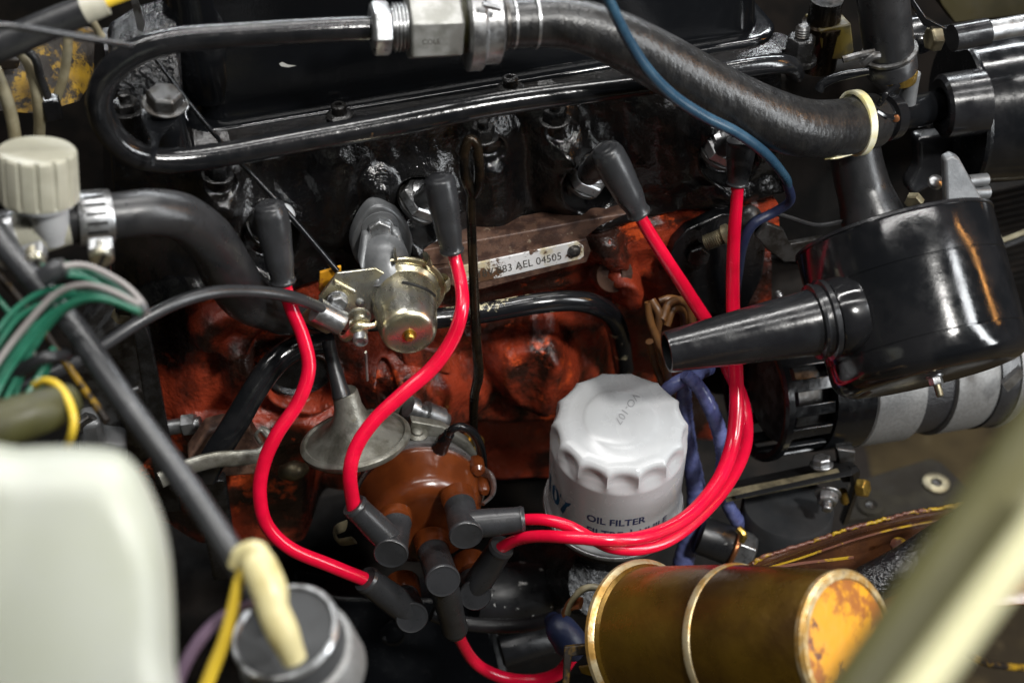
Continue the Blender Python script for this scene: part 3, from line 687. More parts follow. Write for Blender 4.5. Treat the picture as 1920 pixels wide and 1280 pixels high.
# vacuum capsule
q = P(666, 822, .072); va = AX(q, -0.22, -1, 60)
vc = part('vacuum_capsule', lt(q, va, [(-16, 60), (-14, 98), (-8, 104), (0, 105), (4, 102), (6, 96), (3, 92), (8, 84), (18, 62), (32, 44), (50, 33), (72, 26), (100, 24), (104, 22), (104, 8)], seg=64), 'vacuum_grey', ds, angle=40)
e1_, e2_, _ = basis(va)
# low-tension lead
ltl = thing('low_tension_lead', 'thin black wire with moulded boot behind the brown cap', 'wire', P(840, 820, .07))
part('boot', tb([(824, 842, .072), (832, 826, .074), (842, 812, .076)], [16, 14, 11], seg=18), 'black_plastic', ltl)
part('cable', tb([(840, 815, .076), (850, 803, .078), (868, 800, .078), (890, 815, .076), (903, 850, .07), (906, 900, .06)], [8, 8, 8, 9, 9, 9], seg=14), 'black_plastic', ltl)
p = P(884, 828, .03); a2 = AX(p, 0.1, -1, 48); solo('brass_plug', 'small brass ring plug behind the distributor wire', 'plug', lt(p, a2, [(-8, 24), (2, 24), (3, 18), (-4, 16), (-4, 0)], seg=30), 'brass')
solo('vacuum_tube', 'short black rubber tube pushed onto the grey vacuum unit', 'tube', tb([(616, 640, .05), (622, 670, .056), (632, 710, .064), (641, 744, .070)], [13, 13, 15, 18], seg=20), 'rubber')

# ================================================================== oil filter
p = P(1163, 786, .100); fa_ = AX(p, 0.085, -1, 39); s = S(p); RF = 131
of = thing('oil_filter', 'white spin-on oil filter canister standing with its fluted end up', 'oil filter', p - fa_ * (300 * s))
NFL = 14
def flute(th_, h, q):
    if q < 0.78 * RF * s: return q
    k = abs((th_ % (2 * math.pi / NFL)) - math.pi / NFL) / (math.pi / NFL)
    drop = max(0.0, -h / s)
    return q - s * float(np.interp(drop, [0, 5, 12, 24, 36, 48, 60], [0, 3.5, 7.5, 13, 12, 6.5, 0])) * (1 - k ** 2.2)
prof = [(6, 0), (6, 40), (5.5, 62), (3, 70), (1, 74), (0.5, 96), (-2, 112), (-6, 121), (-11, 126), (-18, 129)]
prof += [(-26 - k * 3.5, 129.5 + min(1.5, k * 0.3)) for k in range(24)]
prof += [(-110, RF), (-180, RF), (-238, RF), (-244, RF + 2), (-248, RF + 6), (-254, RF + 7), (-262, RF + 5), (-264, RF - 2)]
can = part('can', lt(p, fa_, prof, seg=NFL * 12, fn=flute), 'filter_white', of, angle=50)
part('seam_ring', lt(p, fa_, [(-255, RF - 4), (-257, RF + 9), (-262, RF + 11), (-268, RF + 9), (-270, RF - 10)], seg=90), 'steel', of)
part('seal', lt(p, fa_, [(-269, RF - 8), (-271, RF + 2), (-279, RF + 2), (-281, RF - 12)], seg=70), 'rubber', of)
e1_, e2_, _ = basis(fa_)
def hit_cyl(px, py, rad):
    """where the view ray meets the filter's wall"""
    d = ray(px, py).normalized(); oc = CAM - p
    dd = d - fa_ * d.dot(fa_); oo = oc - fa_ * oc.dot(fa_)
    A_, B_, C_ = dd.dot(dd), 2 * dd.dot(oo), oo.dot(oo) - rad * rad
    t = (-B_ - math.sqrt(max(0, B_ * B_ - 4 * A_ * C_))) / (2 * A_); q = CAM + d * t - p
    return math.atan2(q.dot(e2_), q.dot(e1_)), q.dot(fa_)
def wrap_text(body, xa, ya, xb, yb, cap_px, bold, mat, name):
    rad = (RF + 0.35) * s
    t0, h0 = hit_cyl(xa, ya, rad); t1, h1 = hit_cyl(xb, yb, rad)
    if t1 - t0 > math.pi: t1 -= 2 * math.pi
    if t1 - t0 < -math.pi: t1 += 2 * math.pi
    hm = (h0 + h1) / 2; ch = cap_px * s / math.sin(R(41))
    def fn(x, y):
        th_ = t0 + (t1 - t0) * x
        return p + fa_ * (hm + ch * y) + e1_ * (rad * math.cos(th_)) + e2_ * (rad * math.sin(th_))
    part(name, lettering(body, fn, bold), mat, can)
wrap_text('OIL FILTER', 1100, 978, 1211, 973, 13.5, 0.02, 'navy_ink', 'lettering')
wrap_text('FILTRE À HUILE', 1100, 997, 1249, 975, 14, 0.02, 'navy_ink', 'lettering')
wrap_text('107', 1030, 930, 1070, 957, 34, 0.03, 'teal_ink', 'lettering')
# part number printed on the dome
nrm_top = p + fa_ * (6.4 * s)
def on_top(px, py):
    d = ray(px, py); return CAM + d * ((nrm_top - CAM).dot(fa_) / d.dot(fa_))
a0, a1, a2_ = on_top(1189, 735), on_top(1152, 789), on_top(1202, 744)
part('lettering', lettering('VO-107', lambda x, y: a0 + (a1 - a0) * x + (a2_ - a0) * y * 0.92, -0.005), 'grey_ink', can)
fh = thing('filter_head', 'dark oily casting under the white oil filter', 'casting', p - fa_ * (300 * s))
part('neck', lt(p, fa_, [(-282, RF - 8), (-300, RF - 4), (-320, RF - 30), (-380, RF - 40), (-420, 60)], seg=48), 'oily_steel', fh)
part('arm', tb([(1130, 1090, .10), (1060, 1080, .06), (1000, 1040, .02)], [70, 60, 60], seg=20), 'oily_steel', fh)

# ================================================================== heater control valve
hv = thing('heater_valve', 'gold zinc plated heater valve with domed cover on the engine side', 'valve', P(720, 520, .03))
def smooth_poly(c, n=6):
    out = []
    m = len(c)
    for i in range(m):
        p0_, p1_, p2_, p3_ = (c[(i + k) % m] for k in (-1, 0, 1, 2))
        for k in range(n):
            t_ = k / n
            out.append(tuple(0.5 * ((2 * p1_[j]) + (p2_[j] - p0_[j]) * t_ + (2 * p0_[j] - 5 * p1_[j] + 4 * p2_[j] - p3_[j]) * t_ * t_ + (3 * p1_[j] - p0_[j] - 3 * p2_[j] + p3_[j]) * t_ ** 3) for j in (0, 1)))
    return out
fl = part('mounting_flange', plate(smooth_poly([(712, 386), (742, 398), (768, 432), (774, 462), (760, 500), (712, 515), (672, 496), (660, 465), (666, 435), (688, 398)]), .024, 0.010), 'cast_grey', hv, bev=0.0015)
q = P(712, 428, .024); part('flange_bolt', hx_bolt(q, AX(q, 0.05, 0.35, 28), 24, 16, washer=27, rot=0.5), 'steel', fl, bev=0.0004)
b = MB(); lt(P(712, 425, .0235), EN, [(0, 36), (4, 35), (5, 32)], b, seg=32); part('boss', b, 'cast_grey', fl)
nk = tb([(718, 462, .024), (722, 490, .036), (728, 520, .040)], [40, 46, 58], seg=28); part('neck', nk, 'cast_grey', hv)
part('neck_rib', plate([(735, 432, .030), (752, 436, .030), (768, 520, .044), (742, 520, .046), (738, 470, .034)], .03, 0.012), 'cast_grey', hv, bev=0.002)
part('neck_rib', plate([(684, 440, .030), (700, 444, .030), (700, 480, .036), (684, 512, .044), (674, 505, .044)], .03, 0.010), 'cast_grey', hv, bev=0.002)
q = P(756, 557, .050); da = AX(q, 0.16, 1, 40); s_ = S(q)
part('skirt', lt(q, da, [(-26, 70), (-22, 80), (-16, 82), (-13, 80), (-12, 60)], seg=60), 'zinc', hv, angle=30)
for ang in (-96, -52, -8, 150, 205):                     # bent tabs round the skirt
    e1_, e2_, ez_ = basis(da)
    ix = RGT - da * RGT.dot(da); ix.normalize(); iy = da.cross(ix)
    if iy.dot(UPV) > 0: iy = -iy
    d_ = ix * math.cos(R(ang)) + iy * math.sin(R(ang)); t_ = da.cross(d_).normalized()
    c = q + d_ * (79 * s_) - da * (10 * s_)
    b = MB().tube([c - da * (18 * s_), c + d_ * (7 * s_) - da * (12 * s_), c + d_ * (10 * s_), c + d_ * (2 * s_) + da * (9 * s_)], 9 * s_, seg=8, sub=5, flat=(0.34, 1.6))
    part('tab', b, 'zinc', hv)
dome = part('dome', lt(q, da, [(-14, 72), (-10, 72), (-6, 70), (-2, 64), (2, 62), (60, 57), (92, 53), (100, 51), (106, 47), (109, 40), (109.5, 15), (108, 0)], seg=72), 'zinc', hv, angle=40)
e1_, e2_, _ = basis(da)
top = q + da * (109.5 * s_)
part('spindle', lt(top, da, [(-6, 14), (0.5, 14), (0.6, 9), (8, 9), (11, 6), (11.5, 0)], seg=20), 'brass', dome)
# slot in the dome wall
ix = (RGT - da * RGT.dot(da)).normalized(); iy = da.cross(ix)
if iy.dot(UPV) > 0: iy = -iy
sl = [q + da * ((30 + 8 * math.sin(k / 8 * 3.14)) * s_) + (ix * math.cos(R(-92 + k * 9)) + iy * math.sin(R(-92 + k * 9))) * (59.6 * s_) for k in range(9)]
part('slot', MB().tube(sl, 3.2 * s_, seg=8, sub=3), 'void', dome)
# lever plate with clamp
lp = part('lever_plate', plate([(598, 556, .052), (632, 512, .052), (705, 503, .050), (732, 518, .050), (738, 545, .050), (700, 600, .056), (668, 626, .060), (640, 618, .060), (600, 585, .056)], .05, 0.0016), 'zinc', hv, bev=0.0005)
b = plate([(628, 526, .054), (668, 548, .0545), (664, 553, .0545), (626, 532, .054)], .054, 0.002); part('plate_crease', b, 'zinc', lp, bev=0.0004)
q3 = P(632, 562, .057); a3 = AX(q3, 0.1, 0.3, 30)
part('clamp_bolt', hx_bolt(q3, a3, 18, 18, washer=20, rot=0.1), 'steel', lp, bev=0.0004)
part('clamp_saddle', tb([(592, 580, .064), (640, 606, .066)], [24, 24], seg=24), 'steel', lp)
part('stop_tab', plate([(566, 590), (580, 578), (632, 604), (625, 622), (612, 627), (568, 604)], .060, 0.0016), 'zinc_dull', lp, bev=0.0005)
for x, y in ((684, 545), (708, 530), (691, 550), (675, 568)):
    q4 = P(x, y, .0505 if y < 560 else .054); part('rivet', lt(q4, AX(q4, 0, 0.2, 25), [(-2, 9), (2, 8), (4, 4)], seg=16), 'steel', lp)
q5 = P(674, 600, .070); a5 = AX(q5, 0.05, 1, 52)
tr = lt(q5, a5, [(-14, 20), (-10, 22), (-6, 22), (-4, 12), (6, 12), (8, 20), (14, 20), (16, 15), (28, 15)], seg=28); part('trunnion', tr, 'zinc', hv, angle=28)
q6 = q5 + a5 * (28 * S(q5)); part('pinch_screw', lt(q6, a5, [(0, 9), (8, 9), (10, 14), (24, 14), (25, 10), (22, 6), (22, 0)], seg=20), 'steel', hv, angle=28)
part('wire_loop', tb([(640, 612, .066), (636, 628, .070), (648, 634, .074), (668, 616, .078), (700, 610, .076), (706, 604, .074)], [6, 6, 6, 6, 4, 3], seg=10, flat=(0.5, 1.4)), 'zinc', hv)
part('tongue', tb([(686, 660, .072), (689, 712, .074)], 5, seg=8, flat=(0.5, 1)), 'steel', hv)
part('side_bracket', plate([(600, 512), (640, 500), (640, 512), (632, 515), (606, 548), (598, 545)], .040, 0.002), 'coil_end', hv, bev=0.0004)
part('rear_lug', plate([(838, 592), (848, 590), (852, 610), (838, 618)], .03, 0.004), 'cast_grey', hv, bev=0.001)
# outer control cable
solo('control_cable', 'black bowden cable arching across to the gold heater valve clamp', 'cable',
     tb([(612, 588, .066), (590, 572, .068), (540, 555, .074), (470, 546, .080), (400, 548, .088), (330, 568, .096), (260, 604, .104), (205, 640, .110), (160, 670, .114), (100, 700, .118), (20, 740, .12)], [10, 11, 12, 12, 12.5, 12.5, 12.5, 12, 12, 12, 12], seg=16), 'boot_rubber')
solo('inner_cable', 'thin black rod slanting across the U bend down to the heater valve', 'cable',
     tb([(280, 95, .014), (352, 190, .016), (420, 273, .018), (470, 325, .024), (540, 400, .032), (600, 470, .038), (632, 508, .042)], [4, 4.5, 4.5, 5, 5.5, 6, 6], seg=10), 'black_paint')

# dipstick
dp = thing('dipstick', 'thin dark dipstick rod with looped handle standing beside the second boot', 'dipstick', P(890, 820, .03))
part('rod', tb([(883, 350, .045), (884, 420, .046), (888, 520, .048), (893, 640, .048), (897, 700, .046), (889, 745, .044), (888, 800, .036), (892, 840, .03)], [8, 9, 9, 10, 10, 9, 8, 8], seg=14), 'bronze_dark', dp)
part('handle', tb([(884, 362, .045), (872, 330, .046), (870, 290, .047), (880, 262, .047), (893, 272, .047), (898, 310, .047), (898, 345, .046), (888, 366, .045)], 10, seg=14), 'bronze_dark', dp)

# pipes on the block side
solo('bypass_pipe', 'black steel pipe with flaking paint crossing the red block', 'pipe', tb([(520, 590, .032), (600, 600, .034), (700, 602, .034), (830, 596, .034), (920, 584, .036), (1000, 570, .038), (1065, 564, .038), (1110, 570, .036), (1145, 592, .028), (1162, 635, .012), (1170, 690, -.01)], [20, 20, 20, 20, 20, 20, 20, 20.5, 20.5, 20, 19], seg=24), 'chipped_pipe')
solo('drain_tube', 'smooth black tube slanting down left of the red lead', 'tube', tb([(620, 640, .030), (560, 650, .034), (515, 680, .040), (475, 735, .048), (440, 795, .054), (405, 850, .058), (385, 890, .058)], [22, 23, 24, 24, 25, 25, 25], seg=26), 'tube_paint')
el = tb([(95, 416, .090), (150, 410, .090), (220, 404, .088), (290, 398, .084), (350, 412, .078), (398, 456, .070), (428, 510, .060), (462, 556, .050), (520, 582, .042), (545, 588, .038)], [42, 42, 43, 44, 45, 48, 50, 48, 43, 41], seg=36, sub=10)
solo('elbow_hose', 'black rubber elbow hose from the ivory capped tee to the engine', 'hose', el, 'rubber')

# ================================================================== black canister with spout
cn = thing('air_canister', 'gloss black plastic canister with long tapered spout pointing left', 'canister', P(1700, 560, .10))
p = P(1674, 438, .085); ca = AX(p, 0.27, 0.963, 79); s = S(p); RC = 184
q = P(1700, 520, .1)
part('body', lt(p, ca, [(0, RC - 22), (0, RC - 6), (3, RC - 1), (7, RC), (84, RC), (85, RC - 1.2), (87, RC - 1.2), (88, RC), (220, RC - 2), (221, RC - 3.2), (223, RC - 3.2), (224, RC - 2), (250, RC - 3), (262, RC - 7), (272, RC - 15), (279, RC - 27), (282, RC - 44), (279, RC - 56), (276, 40), (276, 0)], seg=110), 'black_plastic', cn, angle=30)
part('lid_rim', lt(p, ca, [(-5, RC - 30), (-5, RC - 5), (-2, RC + 1), (3, RC + 2), (5, RC - 1)], seg=110), 'spout_plastic', cn)
# elongated rib moulded under the spout
part('side_rib', tb([(1590, 600, .118), (1596, 660, .124), (1606, 705, .128), (1618, 728, .124)], [56, 52, 42, 20], seg=24), 'black_plastic', cn)
p_a, p_b = P(1585, 592, .126), P(1250, 660, .122); sa = (p_b - p_a).normalized(); L_ = (p_b - p_a).length / S(p_a)
sp = MB(); lt(p_a, sa, [(-20, 74), (0, 76), (26, 74), (30, 72)], sp, seg=48); part('spout_boss', sp, 'black_plastic', cn, angle=35)
part('spout', lt(p_a, sa, [(30, 62), (34, 76), (44, 77), (47, 70), (56, 69), (59, 73), (64, 71), (66, 63), (L_ - 4, 39), (L_, 38), (L_, 33), (L_ - 60, 33), (L_ - 60, 0)], seg=48), 'spout_plastic', cn, angle=30)
q = P(1752, 704, .150); b = hx_bolt(q, ca, 13, 14, washer=17); part('stud', b, 'steel', cn)
part('stud', lt(q + ca * (17 * S(q)), ca, [(0, 7), (22, 7), (24, 5)], seg=12), 'zinc_dull', cn)
part('fin', plate([(1772, 300, .06), (1788, 292, .06), (1800, 298, .06), (1850, 388, .07), (1838, 400, .07), (1776, 394, .07)], .06, 0.006), 'cast_grey', cn, bev=0.0015)
b = tb([(1815, 340, .055), (1850, 336, .055)], 12, seg=14); tb([(1815, 362, .055), (1852, 360, .055)], 13, b, seg=14); part('spacer', b, 'cast_grey', cn)
q = P(1755, 340, .05); b = lt(q, AX(q, 0.3, -0.4, 40), [(-6, 15), (2, 14), (6, 8)], seg=18); part('rivet', b, 'steel', cn)
q = P(1716, 374, .055); b = hx_bolt(q, AX(q, -0.2, 0.4, 40), 18, 14); part('nut', b, 'zinc_dull', cn)

# ================================================================== alternator below the canister
al = thing('alternator', 'silver alternator with black slotted fan shroud beneath the canister', 'alternator', P(1640, 760, .03))
p0_, p1_ = P(1440, 735, .045), P(1885, 668, .045); aa = (p1_ - p0_).normalized(); aa = (aa + (CAM - p0_).normalized() * -0.10).normalized()
LA = (p1_ - p0_).length / S(p0_)
def as_(f): return f * LA
part('core', lt(p0_, aa, [(as_(.0), 60), (as_(.02), 96), (as_(.30), 96), (as_(.32), 60)], seg=40), 'dark_steel', al)
part('drive_frame', lt(p0_, aa, [(as_(.30), 100), (as_(.305), 122), (as_(.32), 128), (as_(.52), 130), (as_(.525), 124)], seg=64), 'cast_alloy', al, angle=30)
part('stator_band', lt(p0_, aa, [(as_(.52), 110), (as_(.525), 121), (as_(.66), 121), (as_(.665), 110)], seg=64), 'carbon_strap', al)
part('rear_frame', lt(p0_, aa, [(as_(.655), 110), (as_(.66), 129), (as_(.82), 129), (as_(.86), 126), (as_(.88), 120)], seg=64), 'cast_alloy', al, angle=30)
part('seal_band', lt(p0_, aa, [(as_(.84), 112), (as_(.85), 131), (as_(.93), 131), (as_(.94), 112)], seg=64), 'rubber', al)
part('end_cover', lt(p0_, aa, [(as_(.93), 110), (as_(.935), 134), (as_(.96), 136), (as_(.985), 132), (as_(1.0), 118), (as_(1.01), 80), (as_(1.01), 0)], seg=64), 'cast_alloy', al, angle=35)
part('fan_hub', lt(p0_, aa, [(as_(.14), 90), (as_(.15), 124), (as_(.31), 127), (as_(.315), 100)], seg=64), 'black_paint', al, angle=30)
e1_, e2_, _ = basis(aa)
part('fan_ring', lt(p0_, aa, [(-30, 112), (-32, 122), (-28, 128), (-16, 128), (-14, 112)], seg=64, cap=False), 'black_paint', al)
for k in range(16):                                        # shroud bars between the cooling slots
    th_ = 2 * math.pi * k / 16; d_ = e1_ * math.cos(th_) + e2_ * math.sin(th_)
    t_ = aa.cross(d_); sz = S(p0_)
    b = MB().box(p0_ + aa * (as_(.045) * sz) + d_ * (116 * sz), aa, t_, d_, 98 * sz, 23 * sz, 10 * sz)
    part('shroud_bar', b, 'black_paint', al, bev=0.0006)
part('terminal_lug', plate([(1880, 720), (1915, 690), (1920, 705), (1890, 735)], .09, 0.003), 'steel', al)
part('mount_ear', plate([(1570, 842), (1605, 846), (1600, 905), (1580, 905)], .08, 0.006), 'dark_steel', al, bev=0.001)
# adjusting bracket
ab = thing('adjuster_bracket', 'dark steel bracket with hex bolt between the two right red leads', 'bracket', P(1330, 480, .02))
part('web', plate([(1258, 478), (1266, 456), (1290, 432), (1352, 402), (1410, 402), (1440, 430), (1430, 520), (1390, 600), (1300, 580), (1265, 520)], .022, 0.008), 'black_paint', ab, bev=0.001)
q = P(1308, 476, .022); part('bolt', hx_bolt(q, AX(q, 0.1, 0.3, 30), 22, 18, rot=0.3), 'oily_steel', ab, bev=0.0004)
q0, q1 = P(1322, 456, .030), P(1362, 440, .034); ax_ = (q1 - q0).normalized(); pr = []
for k in range(9): pr += [(k * 4.2, 13), (k * 4.2 + 1.4, 15.5), (k * 4.2 + 2.8, 13)]
part('threaded_stud', lt(q0, ax_, pr + [(40, 20), (50, 20), (52, 14)], seg=24), 'zinc_dull', ab, angle=20)
part('clip_knob', tb([(1385, 418, .02), (1405, 404, .022), (1420, 410, .02)], [16, 20, 14], seg=16), 'dark_steel', ab)
solo('steel_bracket_arm', 'bare steel bracket arm left of the canister lid', 'bracket', plate([(1418, 445), (1440, 420), (1470, 432), (1482, 458), (1546, 446), (1552, 490), (1470, 492), (1440, 470)], .03, 0.004), 'dark_steel', bev=0.0008)
solo('thin_sense_wire', 'thin grey wire curving under the black hose near the canister', 'wire', tb([(1440, 396, .03), (1480, 408, .034), (1530, 422, .038), (1580, 415, .04)], 4.5, seg=8), 'rubber')
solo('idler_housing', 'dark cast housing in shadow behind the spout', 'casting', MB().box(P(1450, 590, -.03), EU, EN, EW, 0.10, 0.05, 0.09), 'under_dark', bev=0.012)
q = P(1462, 556, .05); solo('chrome_nipple', 'tiny bright steel nipple in the shadow above the spout', 'fitting', lt(q, AX(q, 0.3, 0.6, 50), [(-10, 7), (6, 8), (12, 5)], seg=14), 'steel')

# ================================================================== taped harness, brown wires
tape = lambda t_: 1.0 + 0.10 * ((t_ * 24) % 1.0)
bh = thing('blue_harness', 'blue taped wiring harness draped behind the oil filter', 'wiring harness', P(1290, 720, .06))
part('strand', tb([(1330, 690, .05), (1300, 704, .06), (1262, 722, .064), (1236, 745, .06)], [13, 15, 14, 12], seg=14, rfn=tape), 'blue_tape', bh)
part('strand', tb([(1284, 700, .066), (1310, 726, .070), (1334, 768, .074), (1350, 815, .078), (1357, 860, .080), (1352, 900, .082), (1362, 940, .084), (1382, 975, .084), (1392, 990, .082)], [12, 13, 14, 14, 14, 13, 12, 13, 10], seg=14, sub=14, rfn=tape), 'blue_tape', bh)
part('strand', tb([(1282, 712, .058), (1284, 770, .058), (1292, 840, .062), (1303, 900, .068), (1306, 950, .074), (1296, 1000, .078), (1282, 1050, .082), (1270, 1100, .082)], [14, 14, 15, 17, 18, 18, 19, 18], seg=14, sub=14, rfn=tape), 'blue_tape', bh)
bw = thing('brown_wires', 'loose bunch of brown wires hanging left of the spout tip', 'wires', P(1240, 620, .04))
for pts in ([(1216, 566, .05), (1220, 600, .054), (1234, 640, .058), (1248, 672, .06), (1252, 710, .06)], [(1222, 562, .05), (1236, 590, .056), (1232, 630, .054), (1242, 680, .056), (1256, 712, .056)],
            [(1218, 640, .05), (1228, 680, .05), (1242, 716, .05)], [(1240, 600, .058), (1256, 568, .05), (1284, 566, .046), (1296, 600, .046), (1290, 640, .05)],
            [(1250, 610, .054), (1262, 580, .05), (1280, 585, .046), (1284, 620, .044)], [(1236, 566, .04), (1260, 560, .04), (1290, 575, .04), (1300, 610, .04)]):
    part('wire', tb(pts, 8, seg=10), 'brown_wire', bw)

# ================================================================== ignition coil
ic = thing('ignition_coil', 'tarnished gold ignition coil can with rusty orange end lying at the bottom', 'ignition coil', PD(1390, 1195, .66))
p = PD(1207, 1194, .715); ia = AX(p, 1, 0.03, 44); s = S(p)
part('can', lt(p, ia, [(0, 100), (2, 128), (6, 136), (14, 136), (20, 131), (205, 131), (212, 130), (250, 130), (462, 117), (472, 113)], seg=90), 'coil_gold', ic, angle=30)
part('rolled_rim', lt(p, ia, [(-8, 126), (-8, 138), (-3, 145), (5, 145), (10, 139), (14, 132)], seg=90), 'coil_rim', ic)
part('bead', lt(p, ia, [(228, 128), (231, 133), (238, 134), (244, 132), (247, 127)], seg=90), 'coil_rim', ic)
part('end_rim', lt(p, ia, [(460, 112), (462, 118), (472, 119), (478, 114), (478, 104), (472, 100)], seg=90), 'coil_rim', ic)
part('end_disc', lt(p, ia, [(470, 106), (474, 104), (476, 90), (480, 60), (481, 0)], seg=70), 'coil_end', ic)
part('tower', lt(p, ia, [(-90, 26), (-60, 30), (-40, 60), (-6, 110), (0, 116)], seg=48), 'black_plastic', ic)
cbk = thing('coil_bracket', 'yellow painted coil strap bracket at the bottom edge', 'bracket', PD(1080, 1230, .70))
part('strap', MB().prism([PD(x, y, .70) for x, y in ((1058, 1212), (1112, 1206), (1112, 1226), (1072, 1230), (1066, 1300), (1054, 1300))], FWD * 0.004), 'yellow_body', cbk, bev=0.0006)
part('foot', MB().prism([PD(x, y, .71) for x, y in ((1085, 1250), (1122, 1244), (1128, 1252), (1112, 1268), (1090, 1262))], FWD * 0.003), 'yellow_body', cbk, bev=0.0004)
cw_ = thing('coil_wire', 'frayed tan wire bent onto the coil terminal', 'wire', PD(1090, 1110, .72))
part('core', tbd([(1064, 1150, .73), (1072, 1128, .726), (1090, 1106, .72), (1112, 1100, .716), (1130, 1104, .715)], [6, 6, 7, 7, 6], seg=10), 'pale_wire', cw_)
part('terminal', tbd([(1056, 1150, .735), (1070, 1132, .73), (1090, 1130, .725)], [8, 12, 10], seg=10, flat=(0.5, 1.2)), 'copper', cw_)
solo('navy_tape_joint', 'lump of dark navy tape joining cables left of the coil', 'tape', tb([(1034, 1160, .12), (1052, 1180, .13), (1070, 1205, .135), (1075, 1225, .135)], [16, 30, 32, 18], seg=16), 'navy_tape')

# ================================================================== starter solenoid and cables at the bottom
st = thing('starter_solenoid', 'black starter solenoid with chipped white paint right of the distributor', 'solenoid', P(980, 1115, .05))
p = P(905, 1118, .066); a = (P(1060, 1106, .066) - p).normalized()
part('barrel', lt(p, a, [(-20, 50), (0, 60), (118, 60), (122, 57)], seg=48), 'chipped_black', st)
part('end_cap', lt(p, a, [(122, 52), (126, 58), (146, 58), (150, 50), (150, 0)], seg=40), 'rubber', st)
part('barrel', lt(P(938, 1222, .09), (P(1040, 1192, .09) - P(938, 1222, .09)).normalized(), [(0, 26), (3, 30), (100, 30), (104, 27)], seg=36), 'chipped_black', st)
solo('tarred_block', 'lumpy oil-caked steel block between solenoid and coil', 'casting', MB().box(P(1062, 1100, .05), EU, EN, EW, 0.022, 0.02, 0.03), 'tar', bev=0.003)
solo('battery_cable', 'thick black cable running level below the distributor', 'cable', tb([(810, 1150, .09), (850, 1164, .094), (910, 1172, .10), (980, 1172, .106), (1035, 1160, .112), (1060, 1150, .116)], [14, 14, 14, 14, 14, 12], seg=16), 'rubber')
fp = thing('starter_plate', 'flat black steel plate with recessed screw below the distributor', 'plate', P(780, 1200, .02))
part('face', plate([(560, 1110, .0), (640, 1120, .01), (905, 1125, .03), (955, 1300, .07), (600, 1320, .05), (520, 1250, .02)], .03, 0.02), 'black_paint', fp, bev=0.002)
q = P(737, 1187, .034); b = lt(q, AX(q, 0, 0.2, 25), [(-6, 24), (2, 24), (3, 20), (-3, 18), (-3, 9), (2, 8), (2, 0)], seg=28); part('screw', b, 'black_paint', fp)
part('edge_strip', plate([(905, 1130, .05), (918, 1128, .05), (960, 1300, .09), (946, 1300, .09)], .05, 0.004), 'chipped_black', fp, bev=0.0005)
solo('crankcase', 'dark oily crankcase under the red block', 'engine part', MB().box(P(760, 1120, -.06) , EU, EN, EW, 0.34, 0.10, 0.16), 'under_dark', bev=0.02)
# oil pressure sender
os_ = thing('oil_sender', 'black pressure sender with copper washer and hex nut right of the filter', 'sender', P(1350, 1020, .09))
p = P(1308, 1000, .085); a = (P(1405, 1036, .10) - p).normalized()
part('barrel', lt(p, a, [(0, 30), (4, 37), (62, 37), (66, 34)], seg=36), 'chipped_black', os_)
part('copper_washer', lt(p, a, [(66, 38), (68, 40), (72, 40), (74, 38)], seg=36), 'copper', os_)
part('hex_nut', lt(p, a, [(74, 34), (76, 38), (106, 38), (110, 33)], seg=6), 'steel', os_, bev=0.0005)
part('terminal_wire', tb([(1384, 990, .10), (1394, 1002, .104), (1390, 1016, .106)], [8, 7, 6], seg=8), 'brass', os_)

# ================================================================== engine mount and chassis rail, lower right
em = thing('engine_mount', 'black engine mount bracket with steel bolts and laminated plates', 'engine mount', P(1480, 940, .06))
part('top_plate', plate([(1370, 912, .07), (1560, 872, .07), (1596, 868, .08), (1612, 882, .09), (1600, 890, .10), (1380, 936, .10)], .08, 0.004), 'mount_paint', em, bev=0.001)
for k in range(2):
    part('lamination', plate([(1360, 926 + k * 9, .095), (1574, 884 + k * 9, .095), (1576, 889 + k * 9, .097), (1362, 932 + k * 9, .097)], .095, 0.003), 'zinc_dull', em)
part('side_plate', plate([(1598, 884, .095), (1614, 884, .09), (1608, 930, .08), (1590, 985, .07), (1580, 985, .075), (1602, 922, .09)], .09, 0.006), 'black_paint', em, bev=0.0008)
q = P(1552, 924, .10); a = AX(q, -0.05, 1, 60); b = hx_bolt(q, a, 20, 18, washer=25); lt(q + a * (22 * S(q)), a, [(0, 10), (14, 10), (16, 8)], b, seg=14); part('bolt', b, 'steel', em, bev=0.0003)
q = P(1540, 872, .088); part('bolt', hx_bolt(q, AX(q, 0, -1, 60), 18, 14, washer=22), 'steel', em, bev=0.0003)
q = P(1610, 914, .095); part('bolt', hx_bolt(q, AX(q, 1, 0.05, 62), 18, 18), 'brass', em, bev=0.0004)
q = P(1466, 1010, .085); part('rubber_block', lt(q, EW, [(-10, 98), (0, 98), (4, 92), (10, 86), (86, 84), (92, 80)], seg=48), 'mount_rubber', em)
part('bush', tb([(1580, 920, .085), (1584, 940, .085)], 8, seg=10), 'brass', em)
fpn = thing('floor_bracket', 'dusty grey steel bracket plate with two round washers', 'bracket', P(1710, 920, .10))
fb = [PZ(x, y, -.20) for x, y in ((1590, 905), (1640, 890), (1744, 858), (1765, 866), (1828, 926), (1800, 950), (1590, 975))]
part('web', MB().prism([q - EW * 0.004 for q in fb], EW * 0.004), 'dust_plate', fpn, bev=0.001)
for x, y, m_ in ((1755, 906, 'zinc_dull'), (1632, 948, 'dust_plate')):
    q = PZ(x, y, -.1995); part('washer', lt(q, EW, [(0, 25), (3, 25), (4, 23), (4, 11), (0, 10), (0, 0)], seg=32), m_, fpn)
    part('rivet_head', lt(q, EW, [(0, 9), (4, 8), (6, 4), (6.5, 0)], seg=16), 'dark_steel', fpn)
